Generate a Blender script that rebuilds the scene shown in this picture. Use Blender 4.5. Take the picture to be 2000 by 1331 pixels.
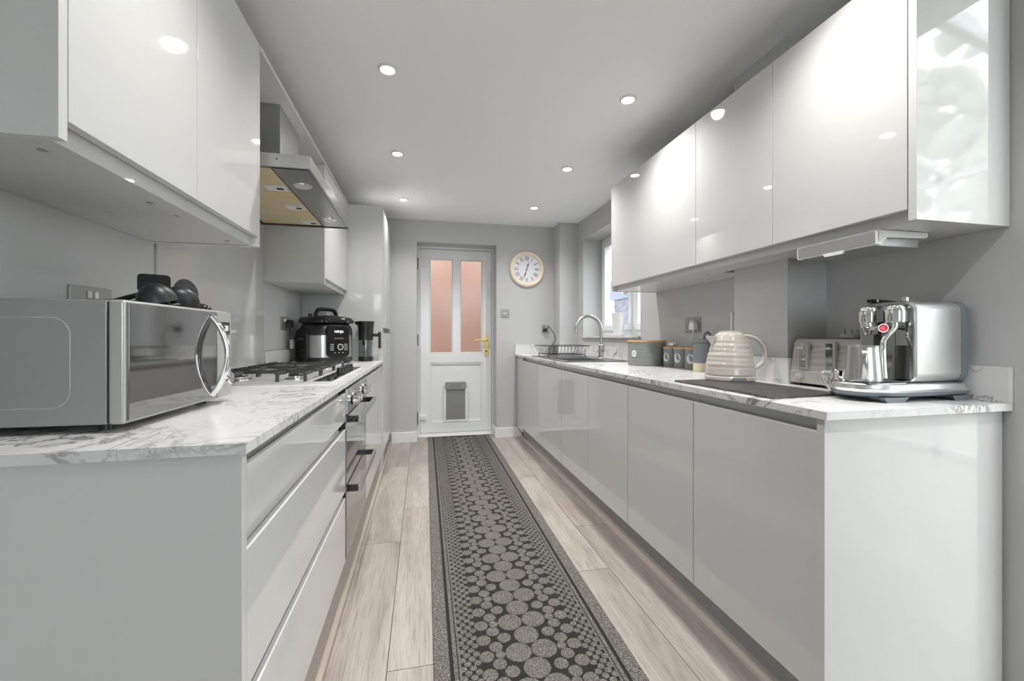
import bpy, bmesh, math, random
from mathutils import Vector, Matrix
random.seed(7)
for o in list(bpy.data.objects): bpy.data.objects.remove(o)
S = bpy.context.scene; COL = S.collection
# ------------------------------------------------------------------ camera, sky, exposure
cd = bpy.data.cameras.new('camera'); cam = bpy.data.objects.new('camera', cd); COL.objects.link(cam)
cd.sensor_fit = 'HORIZONTAL'; cd.sensor_width = 36; cd.lens = 36*809.92/2000; cd.clip_start = .02
cd.shift_y = -(665.5-658.09)/2000
cam.location = (0, 0, 1.0642); cam.rotation_euler = (math.pi/2, 0, -.2131); S.camera = cam
wd = bpy.data.worlds.new('sky'); S.world = wd; wd.use_nodes = True
bg = wd.node_tree.nodes['Background']; bg.inputs[0].default_value = (.93, .96, 1, 1); bg.inputs[1].default_value = 2.75
S.view_settings.view_transform = 'Standard'; S.view_settings.look = 'None'; S.view_settings.gamma = 1
S.view_settings.use_curve_mapping = False; S.view_settings.exposure = 1.66
LAMP_W = 14.2
# main planes of the room (metres; x right, y into the room, z up)
XL, XR, YB, ZC, WT = -.887, 1.593, 4.303, 2.249, .88
YD = 4.505          # door frame plane
# ------------------------------------------------------------------ materials
def mat(name, col, rough=.5, metal=0, **k):
    m = bpy.data.materials.new(name); m.use_nodes = True; b = m.node_tree.nodes['Principled BSDF']
    b.inputs['Base Color'].default_value = (*col, 1); b.inputs['Roughness'].default_value = rough; b.inputs['Metallic'].default_value = metal
    for a, v in k.items(): b.inputs[a.replace('_', ' ')].default_value = v
    return m
def N(m, t, **k):
    n = m.node_tree.nodes.new(t)
    for a, v in k.items(): setattr(n, a, v)
    return n
def lk(m, a, b): m.node_tree.links.new(a, b)
def bsdf(m): return m.node_tree.nodes['Principled BSDF']
def ramp(m, fac, stops):
    r = N(m, 'ShaderNodeValToRGB'); e = r.color_ramp.elements
    while len(e) < len(stops): e.new(.5)
    for i, (p, c) in enumerate(stops): e[i].position = p; e[i].color = (*c, 1) if len(c) == 3 else c
    lk(m, fac, r.inputs[0]); return r.outputs[0]
def coords(m, scale=(1, 1, 1), loc=(0, 0, 0), rot=(0, 0, 0)):
    t = N(m, 'ShaderNodeTexCoord'); p = N(m, 'ShaderNodeMapping'); p.inputs['Scale'].default_value = scale
    p.inputs['Location'].default_value = loc; p.inputs['Rotation'].default_value = rot
    lk(m, t.outputs['Object'], p.inputs[0]); return p.outputs[0]
def noise(m, vec, scale, detail=4, rough=.5, dist=0):
    n = N(m, 'ShaderNodeTexNoise'); n.inputs['Scale'].default_value = scale; n.inputs['Detail'].default_value = detail
    n.inputs['Roughness'].default_value = rough; n.inputs['Distortion'].default_value = dist
    lk(m, vec, n.inputs['Vector']); return n.outputs['Fac']
def bump(m, h, strength=.2, dist=.002):
    b = N(m, 'ShaderNodeBump'); b.inputs['Strength'].default_value = strength; b.inputs['Distance'].default_value = dist
    lk(m, h, b.inputs['Height']); lk(m, b.outputs[0], bsdf(m).inputs['Normal'])
def mth(m, op, a, b=None, clamp=False):
    n = N(m, 'ShaderNodeMath', operation=op); n.use_clamp = clamp
    for i, v in enumerate((a, b)):
        if v is None: continue
        if isinstance(v, (int, float)): n.inputs[i].default_value = v
        else: lk(m, v, n.inputs[i])
    return n.outputs[0]
def mixc(m, f, a, b, bt='MIX'):
    n = N(m, 'ShaderNodeMix', data_type='RGBA', blend_type=bt)
    for s, v in ((n.inputs[0], f), (n.inputs[6], a), (n.inputs[7], b)):
        if isinstance(v, (int, float)): s.default_value = v
        elif isinstance(v, tuple): s.default_value = (*v, 1)
        else: lk(m, v, s)
    return n.outputs[2]
M = {}
M['lac'] = mat('grey gloss lacquer', (.60, .60, .59), .04, 0, IOR=1.54)
M['lacshell'] = mat('grey cabinet carcass', (.55, .55, .54), .25)
M['plinth'] = mat('grey plinth', (.34, .34, .34), .12)
M['ceil'] = mat('white ceiling paint', (.92, .92, .915), .9)
m = M['wall'] = mat('mid grey wall paint', (.51, .51, .51), .55); bump(m, noise(m, coords(m), 260, 2), .06, .0006)
M['upvc'] = mat('white upvc', (.80, .81, .81), .22)
M['wht'] = mat('white plastic', (.78, .78, .77), .3)
M['skirt'] = mat('white skirting paint', (.78, .78, .77), .35)
M['chrome'] = mat('chrome', (.80, .80, .80), .06, 1)
M['mirror'] = mat('dark polished steel', (.42, .42, .42), .07, 1)
M['black'] = mat('black plastic', (.016, .017, .018), .32)
M['blackg'] = mat('gloss black plastic', (.012, .012, .013), .08)
M['nylon'] = mat('black nylon', (.012, .014, .016), .38)
M['dark'] = mat('dark hollow', (.02, .02, .02), .6)
M['iron'] = mat('cast iron', (.045, .045, .045), .42)
M['brass'] = mat('brass', (.72, .52, .17), .22, 1)
M['bluegrey'] = mat('blue grey plastic', (.16, .18, .20), .35)
M['cgrey'] = mat('grey enamel', (.245, .255, .25), .45)
M['bottle'] = mat('slate blue enamel', (.22, .245, .26), .5)
M['cream'] = mat('cream glaze', (.74, .66, .48), .4)
M['kettle'] = mat('warm cream plastic', (.50, .465, .415), .16)
M['toaster'] = mat('grey cream plastic', (.43, .415, .385), .25)
M['ovenglass'] = mat('grey mirror oven glass', (.30, .30, .30), .06, .85)
M['mwglass'] = mat('dark mirror glass', (.30, .30, .30), .05, .92)
M['mwbody'] = mat('painted silver', (.36, .36, .355), .35, .5)
M['mwfront'] = mat('silver plastic', (.46, .46, .45), .25, .35)
M['splash'] = mat('pale grey back painted glass', (.50, .50, .49), .03)
M['red'] = mat('red enamel', (.75, .03, .05), .25)
M['ivory'] = mat('ivory clock rim', (.80, .70, .53), .35)
M['face'] = mat('clock face', (.80, .80, .83), .5)
M['ink'] = mat('dark blue ink', (.06, .065, .10), .5)
M['copper'] = mat('bronze hands', (.25, .12, .06), .4, .6)
M['sinkc'] = mat('dark grey composite', (.12, .12, .125), .4)
M['flap'] = mat('smoked grey flap', (.25, .25, .25), .2)
M['device'] = mat('grey moulded plastic', (.26, .26, .26), .3)
M['bracket'] = mat('rust brown', (.30, .13, .05), .6)
M['bluepaint'] = mat('slate blue board', (.035, .05, .085), .5)
M['led'] = mat('lit lamp', (1, 1, 1), .3); bsdf(M['led']).inputs['Emission Color'].default_value = (1, .98, .95, 1); bsdf(M['led']).inputs['Emission Strength'].default_value = 14
M['disp'] = mat('lit digits', (1, 1, 1), .4); bsdf(M['disp']).inputs['Emission Color'].default_value = (1, 1, 1, 1); bsdf(M['disp']).inputs['Emission Strength'].default_value = .3
M['lampoff'] = mat('frosted lamp lens', (.62, .62, .60), .3)
m = M['steel'] = mat('brushed steel', (.56, .56, .55), .28, 1); bump(m, noise(m, coords(m, (3, 3, 260)), 6, 3), .08, .0006)
m = M['steelv'] = mat('brushed steel plate', (.50, .50, .49), .30, 1); bump(m, noise(m, coords(m, (240, 2, 240)), 5, 3), .05, .0005)
m = M['hoodsteel'] = mat('hood steel', (.40, .40, .395), .32, 1)
M['hobsteel'] = mat('satin hob steel', (.74, .74, .73), .42, .85)
M['plate'] = mat('satin socket plate', (.36, .36, .355), .4, .6)
m = M['machine'] = mat('satin steel', (.66, .66, .66), .33, 1); bump(m, noise(m, coords(m), 30, 4), .05, .001)
m = M['bamboo'] = mat('bamboo', (.60, .36, .16), .45); lk(m, ramp(m, noise(m, coords(m, (10, 1.5, 10)), 14, 4), [(.3, (.50, .27, .10)), (.7, (.70, .44, .22))]), bsdf(m).inputs['Base Color'])
m = M['slate'] = mat('slate', (.05, .047, .045), .55); v = coords(m); lk(m, ramp(m, noise(m, v, 60, 5), [(.35, (.030, .028, .027)), (.75, (.085, .078, .072))]), bsdf(m).inputs['Base Color']); bump(m, noise(m, v, 120, 5), .4, .002)
m = M['filter'] = mat('stained mesh filter', (.6, .45, .2), .45, .35); v = coords(m); lk(m, ramp(m, noise(m, v, 7, 5), [(.3, (.62, .58, .48)), (.5, (.70, .58, .36)), (.7, (.72, .53, .25))]), bsdf(m).inputs['Base Color'])
vo = N(m, 'ShaderNodeTexVoronoi'); vo.inputs['Scale'].default_value = 230; vo.inputs['Randomness'].default_value = .1; lk(m, v, vo.inputs[0]); bump(m, vo.outputs[0], .5, .002)
# marble laminate: thin distorted veins in patches
m = M['marble'] = mat('white marble laminate', (.82, .81, .80), .22)
v = coords(m, (1, 1, 1), (3.1, 1.7, .4), (0, 0, .55)); v2 = coords(m, (1.3, .7, 1), (7.1, 2.7, 1.4), (0, 0, -.5))
a = mth(m, 'ABSOLUTE', mth(m, 'SUBTRACT', noise(m, v, 5.5, 7, .62, 1.1), .5))
b_ = mth(m, 'ABSOLUTE', mth(m, 'SUBTRACT', noise(m, v2, 11, 6, .6, 1.6), .5))
va = mth(m, 'SUBTRACT', 1, mth(m, 'DIVIDE', a, .030), True); vb = mth(m, 'SUBTRACT', 1, mth(m, 'DIVIDE', b_, .026), True)
mk = ramp(m, noise(m, v, 3.2, 3), [(.42, (0, 0, 0)), (.66, (1, 1, 1))]); mk2 = ramp(m, noise(m, v2, 5, 3), [(.49, (0, 0, 0)), (.68, (1, 1, 1))])
vein = mth(m, 'ADD', mth(m, 'MULTIPLY', va, mk), mth(m, 'MULTIPLY', mth(m, 'MULTIPLY', vb, mk2), .6), True)
cloud = ramp(m, noise(m, v, 4, 5), [(.35, (.72, .715, .71)), (.75, (.64, .635, .63))])
lk(m, mixc(m, vein, cloud, (.20, .198, .198)), bsdf(m).inputs['Base Color'])
# laminate planks, tone varies per plank
m = M['oak'] = mat('greige oak laminate', (.5, .45, .4), .36)
oi = N(m, 'ShaderNodeObjectInfo'); tc = N(m, 'ShaderNodeTexCoord'); va_ = N(m, 'ShaderNodeVectorMath', operation='ADD'); cx = N(m, 'ShaderNodeCombineXYZ')
lk(m, mth(m, 'MULTIPLY', oi.outputs['Random'], 37), cx.inputs[0]); lk(m, mth(m, 'MULTIPLY', oi.outputs['Random'], 91), cx.inputs[1])
lk(m, tc.outputs['Object'], va_.inputs[0]); lk(m, cx.outputs[0], va_.inputs[1])
mp = N(m, 'ShaderNodeMapping'); mp.inputs['Scale'].default_value = (7, .9, 1); lk(m, va_.outputs[0], mp.inputs[0])
mp2 = N(m, 'ShaderNodeMapping'); mp2.inputs['Scale'].default_value = (95, 4.5, 1); lk(m, va_.outputs[0], mp2.inputs[0])
broad = noise(m, mp.outputs[0], 1.1, 4, .55, .9); fine = noise(m, mp2.outputs[0], 1.6, 5, .6, .5)
c1 = ramp(m, broad, [(.28, (.27, .228, .195)), (.50, (.385, .342, .305)), (.72, (.47, .43, .39))])
c2 = ramp(m, fine, [(.32, (.62, .59, .56)), (.52, (1, 1, 1))])
tone = N(m, 'ShaderNodeMapRange'); tone.inputs[3].default_value = .90; tone.inputs[4].default_value = 1.08; lk(m, oi.outputs['Random'], tone.inputs[0])
cc = mixc(m, .75, c1, c2, 'MULTIPLY'); cx2 = N(m, 'ShaderNodeCombineColor'); [lk(m, tone.outputs[0], cx2.inputs[i]) for i in range(3)]
lk(m, mixc(m, 1.0, cc, cx2.outputs[0], 'MULTIPLY'), bsdf(m).inputs['Base Color']); bump(m, fine, .08, .0006)
M['joint'] = mat('dark floor joint', (.05, .042, .035), .8)
M['beading'] = mat('oak beading', (.42, .36, .31), .4)
# rug
m = M['rugbase'] = mat('dark ribbed backing', (.014, .012, .010), .9); bump(m, noise(m, coords(m), 500, 2), .4, .001)
m = M['rugpile'] = mat('salt and pepper loop pile', (.15, .14, .13), .9); v = coords(m)
lk(m, ramp(m, noise(m, v, 330, 2, .7), [(.33, (.012, .011, .010)), (.50, (.098, .090, .080)), (.68, (.40, .375, .335))]), bsdf(m).inputs['Base Color']); bump(m, noise(m, v, 420, 2), .5, .0015)
# brick outside
m = M['brick'] = mat('pink brick', (.5, .25, .2), .9); br = N(m, 'ShaderNodeTexBrick'); br.inputs['Scale'].default_value = 4.4
br.inputs['Color1'].default_value = (.62, .33, .25, 1); br.inputs['Color2'].default_value = (.54, .29, .22, 1); br.inputs['Mortar'].default_value = (.62, .57, .53, 1)
lk(m, coords(m, (1, 1, 1), (0, 0, 0), (math.pi/2, 0, 0)), br.inputs[0]); lk(m, mixc(m, ramp(m, noise(m, coords(m), 1.6, 3), [(.50, (0, 0, 0)), (.80, (.7, .7, .7))]), br.outputs[0], (.70, .66, .62)), bsdf(m).inputs['Base Color'])
m = M['paleblock'] = mat('pale lilac render', (.42, .42, .50), .9); lk(m, ramp(m, noise(m, coords(m, (1, 1, 3)), 5, 4), [(.3, (.055, .052, .072)), (.7, (.13, .13, .16))]), bsdf(m).inputs['Base Color'])
m = M['hedge'] = mat('hedge leaf', (.10, .16, .05), .7); lk(m, ramp(m, noise(m, coords(m), 22, 6), [(.3, (.02, .05, .012)), (.7, (.22, .30, .12))]), bsdf(m).inputs['Base Color'])
M['leaf'] = mat('pale leaf', (.47, .49, .42), .6)
m = M['paving'] = mat('garden paving', (.42, .40, .37), .9); lk(m, ramp(m, noise(m, coords(m), 6, 5), [(.3, (.30, .29, .26)), (.7, (.48, .46, .43))]), bsdf(m).inputs['Base Color'])
def glassmat(name, tint, f):
    m = bpy.data.materials.new(name); m.use_nodes = True; nt = m.node_tree; nt.nodes.remove(nt.nodes['Principled BSDF'])
    t = N(m, 'ShaderNodeBsdfTransparent'); t.inputs[0].default_value = (*tint, 1); g = N(m, 'ShaderNodeBsdfGlossy'); g.inputs['Roughness'].default_value = .02
    fr = N(m, 'ShaderNodeLayerWeight'); fr.inputs[0].default_value = .5; mx = N(m, 'ShaderNodeMixShader')
    lk(m, mth(m, 'ADD', mth(m, 'MULTIPLY', mth(m, 'POWER', fr.outputs['Facing'], 4), .6), f), mx.inputs[0]); lk(m, t.outputs[0], mx.inputs[1]); lk(m, g.outputs[0], mx.inputs[2]); lk(m, mx.outputs[0], nt.nodes['Material Output'].inputs[0]); return m
M['glass'] = glassmat('clear glass', (.95, .97, .97), .03)
M['jugglass'] = glassmat('jug glass', (.93, .94, .94), .03)
m = M['frost'] = mat('frosted glass', (.33, .33, .32), .42, 0, Transmission_Weight=1, IOR=1.2)
bump(m, noise(m, coords(m), 180, 3), .15, .002)
# ------------------------------------------------------------------ object helpers
ORG = {}
def finish(name, bm, mt, parent, smooth=35, org=None):
    bmesh.ops.recalc_face_normals(bm, faces=bm.faces)
    off = ORG.get(parent, Vector((0, 0, 0))) if parent else (org or Vector((0, 0, 0)))
    if off.length: bmesh.ops.translate(bm, verts=bm.verts, vec=-off)
    me = bpy.data.meshes.new(name); bm.to_mesh(me); bm.free(); me.materials.append(M[mt] if isinstance(mt, str) else mt)
    if smooth:
        me.shade_smooth(); me.set_sharp_from_angle(angle=math.radians(smooth))
    o = bpy.data.objects.new(name, me); COL.objects.link(o)
    if smooth:
        w = o.modifiers.new('weighted_normal', 'WEIGHTED_NORMAL'); w.mode = 'FACE_AREA'; w.weight = 100; w.keep_sharp = True
    if parent: o.parent = parent; ORG[o] = off
    else: o.location = off; ORG[o] = off
    return o
def tag(o, label=None, cat=None, group=None, kind=None):
    for k, v in (('label', label), ('category', cat), ('group', group), ('kind', kind)):
        if v: o[k] = v
    return o
def thing(name, label, cat, loc, rotz=0, group=None, kind=None, local=False):
    o = bpy.data.objects.new(name, None); COL.objects.link(o); o.empty_display_size = .05
    o.location = loc; o.rotation_euler = (0, 0, rotz); ORG[o] = Vector((0, 0, 0)) if (local or rotz) else Vector(loc)
    return tag(o, label, cat, group, kind)
def abox(bm, x0, x1, y0, y1, z0, z1):
    vs = [bm.verts.new((x, y, z)) for x in (x0, x1) for y in (y0, y1) for z in (z0, z1)]
    for f in ((0, 1, 3, 2), (4, 6, 7, 5), (0, 4, 5, 1), (2, 3, 7, 6), (0, 2, 6, 4), (1, 5, 7, 3)): bm.faces.new([vs[i] for i in f])
    return vs
def box(name, x0, x1, y0, y1, z0, z1, mt, parent=None, bev=0, seg=2, org=None):
    bm = bmesh.new(); abox(bm, x0, x1, y0, y1, z0, z1)
    if bev: bmesh.ops.bevel(bm, geom=list(bm.edges), offset=bev, segments=seg, profile=.5, affect='EDGES')
    return finish(name, bm, mt, parent, org=org)
def boxes(name, lst, mt, parent=None, org=None, bev=0):
    bm = bmesh.new()
    for b in lst: abox(bm, *b)
    if bev: bmesh.ops.bevel(bm, geom=list(bm.edges), offset=bev, segments=1, profile=.5, affect='EDGES')
    return finish(name, bm, mt, parent, org=org)
def loft(bm, rings, cap=True, close=True):
    R = [[bm.verts.new(p) for p in r] for r in rings]; n = len(R[0])
    for a, b in zip(R, R[1:]):
        for i in range(n if close else n-1):
            j = (i+1) % n; bm.faces.new((a[i], a[j], b[j], b[i]))
    if cap and close:
        bm.faces.new(R[0][::-1]); bm.faces.new(R[-1])
    return R
def prism(name, poly, axis, a0, a1, mt, parent=None, org=None, bev=0):
    bm = bmesh.new(); f = {'x': lambda p, a: (a, p[0], p[1]), 'y': lambda p, a: (p[0], a, p[1]), 'z': lambda p, a: (p[0], p[1], a)}[axis]
    loft(bm, [[f(p, a0) for p in poly], [f(p, a1) for p in poly]])
    if bev: bmesh.ops.bevel(bm, geom=list(bm.edges), offset=bev, segments=2, profile=.5, affect='EDGES')
    return finish(name, bm, mt, parent, org=org)
def rrect(w, h, r, n=5, cx=0, cy=0):
    r = min(r, w/2-1e-5, h/2-1e-5)
    out = []
    for qx, qy, a0 in ((1, 1, 0), (-1, 1, 90), (-1, -1, 180), (1, -1, 270)):
        for i in range(n+1):
            a = math.radians(a0+90*i/n); out.append((cx+qx*(w/2-r)+r*math.cos(a), cy+qy*(h/2-r)+r*math.sin(a)))
    return out
def lathe_bm(bm, prof, c=(0, 0, 0), seg=32, axis='z', sx=1, sy=1, ring=False):
    rings = []
    if ring: prof = list(prof)+[prof[0]]
    for r, h in prof:
        ring = []
        for i in range(seg):
            a = 2*math.pi*i/seg; u, w = max(r, 1e-5)*math.cos(a)*sx, max(r, 1e-5)*math.sin(a)*sy
            p = {'z': (u, w, h), '-y': (u, -h, w), 'x': (h, u, w), '-x': (-h, u, w)}[axis]
            ring.append((c[0]+p[0], c[1]+p[1], c[2]+p[2]))
        rings.append(ring)
    loft(bm, rings, cap=not ring)
def lathe(name, prof, mt, parent=None, c=(0, 0, 0), seg=32, axis='z', org=None, smooth=35, sx=1, sy=1, ring=False):
    bm = bmesh.new(); lathe_bm(bm, prof, c, seg, axis, sx, sy, ring); bmesh.ops.remove_doubles(bm, verts=bm.verts, dist=2e-5)
    return finish(name, bm, mt, parent, smooth, org)
def tube_bm(bm, pts, r, seg=10, closed=False, flat=None):
    P = [Vector(p) for p in pts]; n = len(P); rings = []; up = None
    for i, p in enumerate(P):
        a = P[(i-1) % n] if (closed or i > 0) else p; b = P[(i+1) % n] if (closed or i < n-1) else p
        t = (b-a).normalized()
        if up is None: up = Vector((0, 0, 1)) if abs(t.z) < .9 else Vector((1, 0, 0))
        side = t.cross(up)
        if side.length < 1e-4: side = t.orthogonal()
        side.normalize(); up = side.cross(t).normalized()
        rr = r[i] if isinstance(r, (list, tuple)) else r; f = flat or 1
        rings.append([p+side*rr*math.cos(2*math.pi*k/seg)*f+up*rr*math.sin(2*math.pi*k/seg) for k in range(seg)])
    if closed: rings.append(rings[0]); loft(bm, rings, cap=False)
    else: loft(bm, rings)
    if closed: bmesh.ops.remove_doubles(bm, verts=bm.verts, dist=1e-6)
def tube(name, pts, r, mt, parent=None, seg=10, closed=False, org=None, flat=None):
    bm = bmesh.new(); tube_bm(bm, pts, r, seg, closed, flat); return finish(name, bm, mt, parent, 50, org)
def smoothpts(pts, n=6):
    P = [Vector(p) for p in pts]; P = [P[0]*2-P[1]]+P+[P[-1]*2-P[-2]]; out = []
    for i in range(1, len(P)-2):
        for k in range(n):
            t = k/n; a, b, c, d = P[i-1:i+3]
            out.append(.5*((2*b)+(c-a)*t+(2*a-5*b+4*c-d)*t*t+(3*b-a-3*c+d)*t**3))
    return out+[P[-2]]
def text(name, s, size, mt, parent, loc, rot=(math.pi/2, 0, 0), depth=.0004, sx=1):
    cu = bpy.data.curves.new(name, 'FONT'); cu.body = s; cu.size = size; cu.align_x = 'CENTER'; cu.align_y = 'CENTER'; cu.extrude = depth; cu.resolution_u = 3
    t = bpy.data.objects.new(name, cu); COL.objects.link(t); dg = bpy.context.evaluated_depsgraph_get()
    me = bpy.data.meshes.new_from_object(t.evaluated_get(dg)); bpy.data.objects.remove(t)
    me.name = name; me.materials.clear(); me.materials.append(M[mt])
    mx = Matrix.Translation(Vector(loc)-ORG.get(parent, Vector())) @ Matrix.Rotation(rot[2], 4, 'Z') @ Matrix.Rotation(rot[1], 4, 'Y') @ Matrix.Rotation(rot[0], 4, 'X') @ Matrix.Diagonal((sx, 1, 1, 1))
    me.transform(mx); o = bpy.data.objects.new(name, me); COL.objects.link(o); o.parent = parent; ORG[o] = ORG.get(parent, Vector()); return o
def disc(name, c, r, h, mt, parent, axis='z', seg=20):
    return lathe(name, [(0, 0), (r, 0), (r, h), (0, h)], mt, parent, c, seg, axis)
def struct(o): o['kind'] = 'structure'; return o
# ------------------------------------------------------------------ room shell
fl = struct(box('floor', XL-.1, 4.6, -3.2, YD+.1, -.06, -.0075, 'joint'))
PL = 1.275
def plank(x0, x1, y0, y1):
    g = .0012; bm = bmesh.new(); w, l = x1-x0-2*g, y1-y0-2*g
    abox(bm, -w/2, w/2, -l/2, l/2, -.0075, 0); me = bpy.data.meshes.new('plank'); bm.normal_update()
    bmesh.ops.recalc_face_normals(bm, faces=bm.faces); bm.to_mesh(me); bm.free(); me.materials.append(M['oak'])
    o = bpy.data.objects.new('plank', me); COL.objects.link(o); o.parent = fl; o.location = ((x0+x1)/2, (y0+y1)/2, 0)
offs = {-1: 2.23, 0: 1.37, 1: 2.05, 2: 1.1, 3: 1.6, 4: 1.772, 5: 2.20}
for k in range(-4, 25):
    x0 = -.11+.19*k; x1 = x0+.19
    if k < -1: ymax = .8
    elif k > 5: ymax = .785
    else: ymax = YD
    x0 = max(x0, XL); x1 = min(x1, 4.58)
    if x1-x0 < .02: continue
    j = offs.get(k, random.uniform(0, PL)); ys = [j+PL*i for i in range(-6, 5)]
    for a, b in zip(ys, ys[1:]):
        a, b = max(a, -3.18), min(b, ymax)
        if k == 5 and b > YB: b = YB
        if b-a > .02: plank(x0, x1, a, b)
struct(box('ceiling', XL-.1, 1.80, -3.3, YB+.25, ZC, ZC+.12, 'ceil'))
struct(box('wall_left', XL-.12, XL, -3.2, YB+.25, -.02, ZC, 'wall'))
struct(boxes('wall_rear', [(XL, -.30, -3.35, -3.2, -.02, 3.0), (1.30, 4.6, -3.35, -3.2, -.02, 3.0), (-.30, 1.30, -3.35, -3.2, 2.10, 3.0), (-.30, 1.30, -3.35, -3.2, -.02, .70)], 'wall'))
pd_ = struct(thing('window_added_fill', 'added rear window letting in fill daylight', 'window', (.5, -3.27, .7))); del pd_['category']; del pd_['label']  # invented window behind the camera, added for extra ambient daylight
for x in (-.30, .47, 1.24): box('stile', x, x+.06, -3.30, -3.24, .70, 2.10, 'upvc', pd_)
for z in (.70, 2.04): box('rail', -.24, 1.24, -3.30, -3.24, z, z+.06, 'upvc', pd_)
for x in (-.24, .53): box('pane', x, x+.71, -3.273, -3.267, .76, 2.04, 'glass', pd_)
# back wall with the doorway
DX0, DX1, DZ = -.054, .763, 2.026
struct(boxes('wall_back', [(XL, DX0, YB, YB+.25, -.02, ZC), (DX1, XR+.25, YB, YB+.25, -.02, ZC), (DX0, DX1, YB, YB+.25, DZ, ZC)], 'wall'))
WY0, WY1, WZ0, WZ1 = 2.825, 3.950, 1.054, 2.048
struct(boxes('wall_right', [(XR, XR+.25, .785, WY0, -.02, ZC), (XR, XR+.25, WY1, YB, -.02, ZC), (XR, XR+.25, WY0, WY1, -.02, WZ0), (XR, XR+.25, WY0, WY1, WZ1, ZC)], 'wall'))
struct(box('wall_pier', 1.406, XR, 1.367, 1.652, WT, ZC, 'wall'))
struct(box('wall_boxing', 1.392, XR, 4.095, YB, 0, ZC, 'wall'))
# garden room behind the camera, open to the kitchen
struct(box('wall_garden_room', XR+.25, 4.6, .785, 1.0, -.02, 3.2, 'wall'))
struct(box('wall_light_blocker', 1.80, 1.92, -3.2, -.20, -.02, ZC, 'wall'))  # unseen stub wall, added to keep garden room daylight off the left end panels
struct(box('trim_1', 1.80, 1.92, -3.2, .785, ZC, 3.2, 'ceil'))
gr = struct(thing('window_2', 'white framed garden doors', 'window', (4.6, -1.2, 0)))
del gr['category']; del gr['label']
for y in (-3.2, -2.2, -1.2, -.2, .72): box('mullion', 4.54, 4.62, y, y+.065, 0, 2.5, 'upvc', gr)
for z in (0, 2.44): box('rail', 4.54, 4.62, -3.2, .785, z, z+.06, 'upvc', gr)
for y in (-3.135, -2.135, -1.135, -.135): box('pane', 4.575, 4.581, y, y+.93 if y < -.5 else .72, .06, 2.44, 'glass', gr)
rf = struct(thing('window_3', 'glazed lean-to roof', 'roof', (3.2, -1.2, 2.5))); del rf['category']; del rf['label']
for y in (-3.2, -2.2, -1.2, -.2, .72):
    prism('rafter', [(1.92, 3.12), (4.62, 2.50), (4.62, 2.58), (1.92, 3.20)], 'y', y, y+.06, 'upvc', rf)
for y in (-3.14, -2.14, -1.14, -.14): prism('pane', [(1.92, 3.15), (4.62, 2.53), (4.62, 2.536), (1.92, 3.156)], 'y', y, (y+.94) if y < -.5 else .72, 'glass', rf)
# outdoors
g1 = struct(box('ground', -12, 16, -14, 16, -.14, -.07, 'paving'))
bm = bmesh.new()
for i in range(40):
    bmesh.ops.create_icosphere(bm, subdivisions=2, radius=random.uniform(.5, .8), matrix=Matrix.Translation((8.2+random.uniform(-.2, .3), -7+i*.3, random.uniform(.4, 1.5))))
for tx_, ty_, th in ((9.5, -8.2, 6.5), (8.9, -5.2, 7.2), (9.8, -2.4, 6.0), (9.0, .6, 7.0), (9.6, 3.2, 6.4)):
    for i in range(150):
        a, b = random.uniform(0, 6.28), random.gauss(0, .45); rr = random.uniform(.5, 1.9)
        bmesh.ops.create_icosphere(bm, subdivisions=1, radius=random.uniform(.12, .34), matrix=Matrix.Translation((tx_+rr*math.cos(a)*.8, ty_+rr*math.sin(a), th*.66+rr*1.1*math.sin(b))))
for v in bm.verts: v.co += Vector((random.uniform(-.07, .07), random.uniform(-.07, .07), random.uniform(-.07, .07)))
tag(finish('garden_foliage', bm, 'leaf', None, 0), 'pale garden foliage reflected in the glossy end panel', 'foliage', kind='stuff')
tag(box('brick_wall', -2.2, 2.6, 5.7, 5.9, -.07, 2.7, 'brick', org=Vector((0, 5.8, -.07))), 'pink brick wall behind the frosted glass of the back door', 'wall')
nh = thing('neighbour_wall', 'pale lilac garden wall seen through the kitchen window', 'wall', (5.1, 9, -.07))
box('wall_block', 5.0, 5.2, 4.4, 15.5, -.07, 2.03, 'paleblock', nh)
box('fascia', 4.96, 5.2, 4.4, 15.5, 2.03, 2.55, 'bluepaint', nh); box('pilaster', 4.94, 5.0, 10.2, 10.5, -.07, 2.03, 'wht', nh); box('bracket', 4.90, 4.96, 9.5, 9.6, 2.15, 2.5, 'bracket', nh)
# skirting
struct(boxes('baseboard_left', [(-.30, DX0+.004, YB-.016, YB, 0, .105), (DX0-.004, DX0+.004, YB, YD, 0, .105)], 'skirt', bev=.002))
struct(boxes('baseboard_right', [(DX1-.016, 1.04, YB-.016, YB, 0, .105), (DX1-.016, DX1, YB, YD, 0, .105)], 'skirt', bev=.002))
# ------------------------------------------------------------------ back door
dr = struct(thing('door_1', 'white upvc back door with two frosted panes and a pet flap', 'door', (.36, YD, 0)))
LX0, LX1, LZ0, LZ1 = -.021, .745, .036, 2.000
ly = YD+.012
boxes('door_frame', [(DX0, LX0-.004, YD, YD+.07, 0, DZ), (LX1+.004, DX1, YD, YD+.07, 0, DZ), (LX0-.004, LX1+.004, YD, YD+.07, LZ1+.004, DZ), (LX0-.004, LX1+.004, YD, YD+.07, 0, LZ0-.004)], 'upvc', dr)
boxes('door_stop', [(LX0-.012, LX0+.012, ly+.061, ly+.075, 0, DZ), (LX1-.012, LX1+.012, ly+.061, ly+.075, 0, DZ), (LX0+.012, LX1-.012, ly+.061, ly+.075, LZ1-.012, LZ1+.012), (LX0+.012, LX1-.012, ly+.061, ly+.075, LZ0-.012, LZ0+.012)], 'upvc', dr)
box('threshold', DX0+.004, DX1-.016, YD-.045, YD, 0, .012, 'upvc', dr, .003)
P0, P1, P2, P3, PZ0, PZ1, QZ0, QZ1 = .077, .322, .401, .645, .885, 1.900, .135, .785
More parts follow.
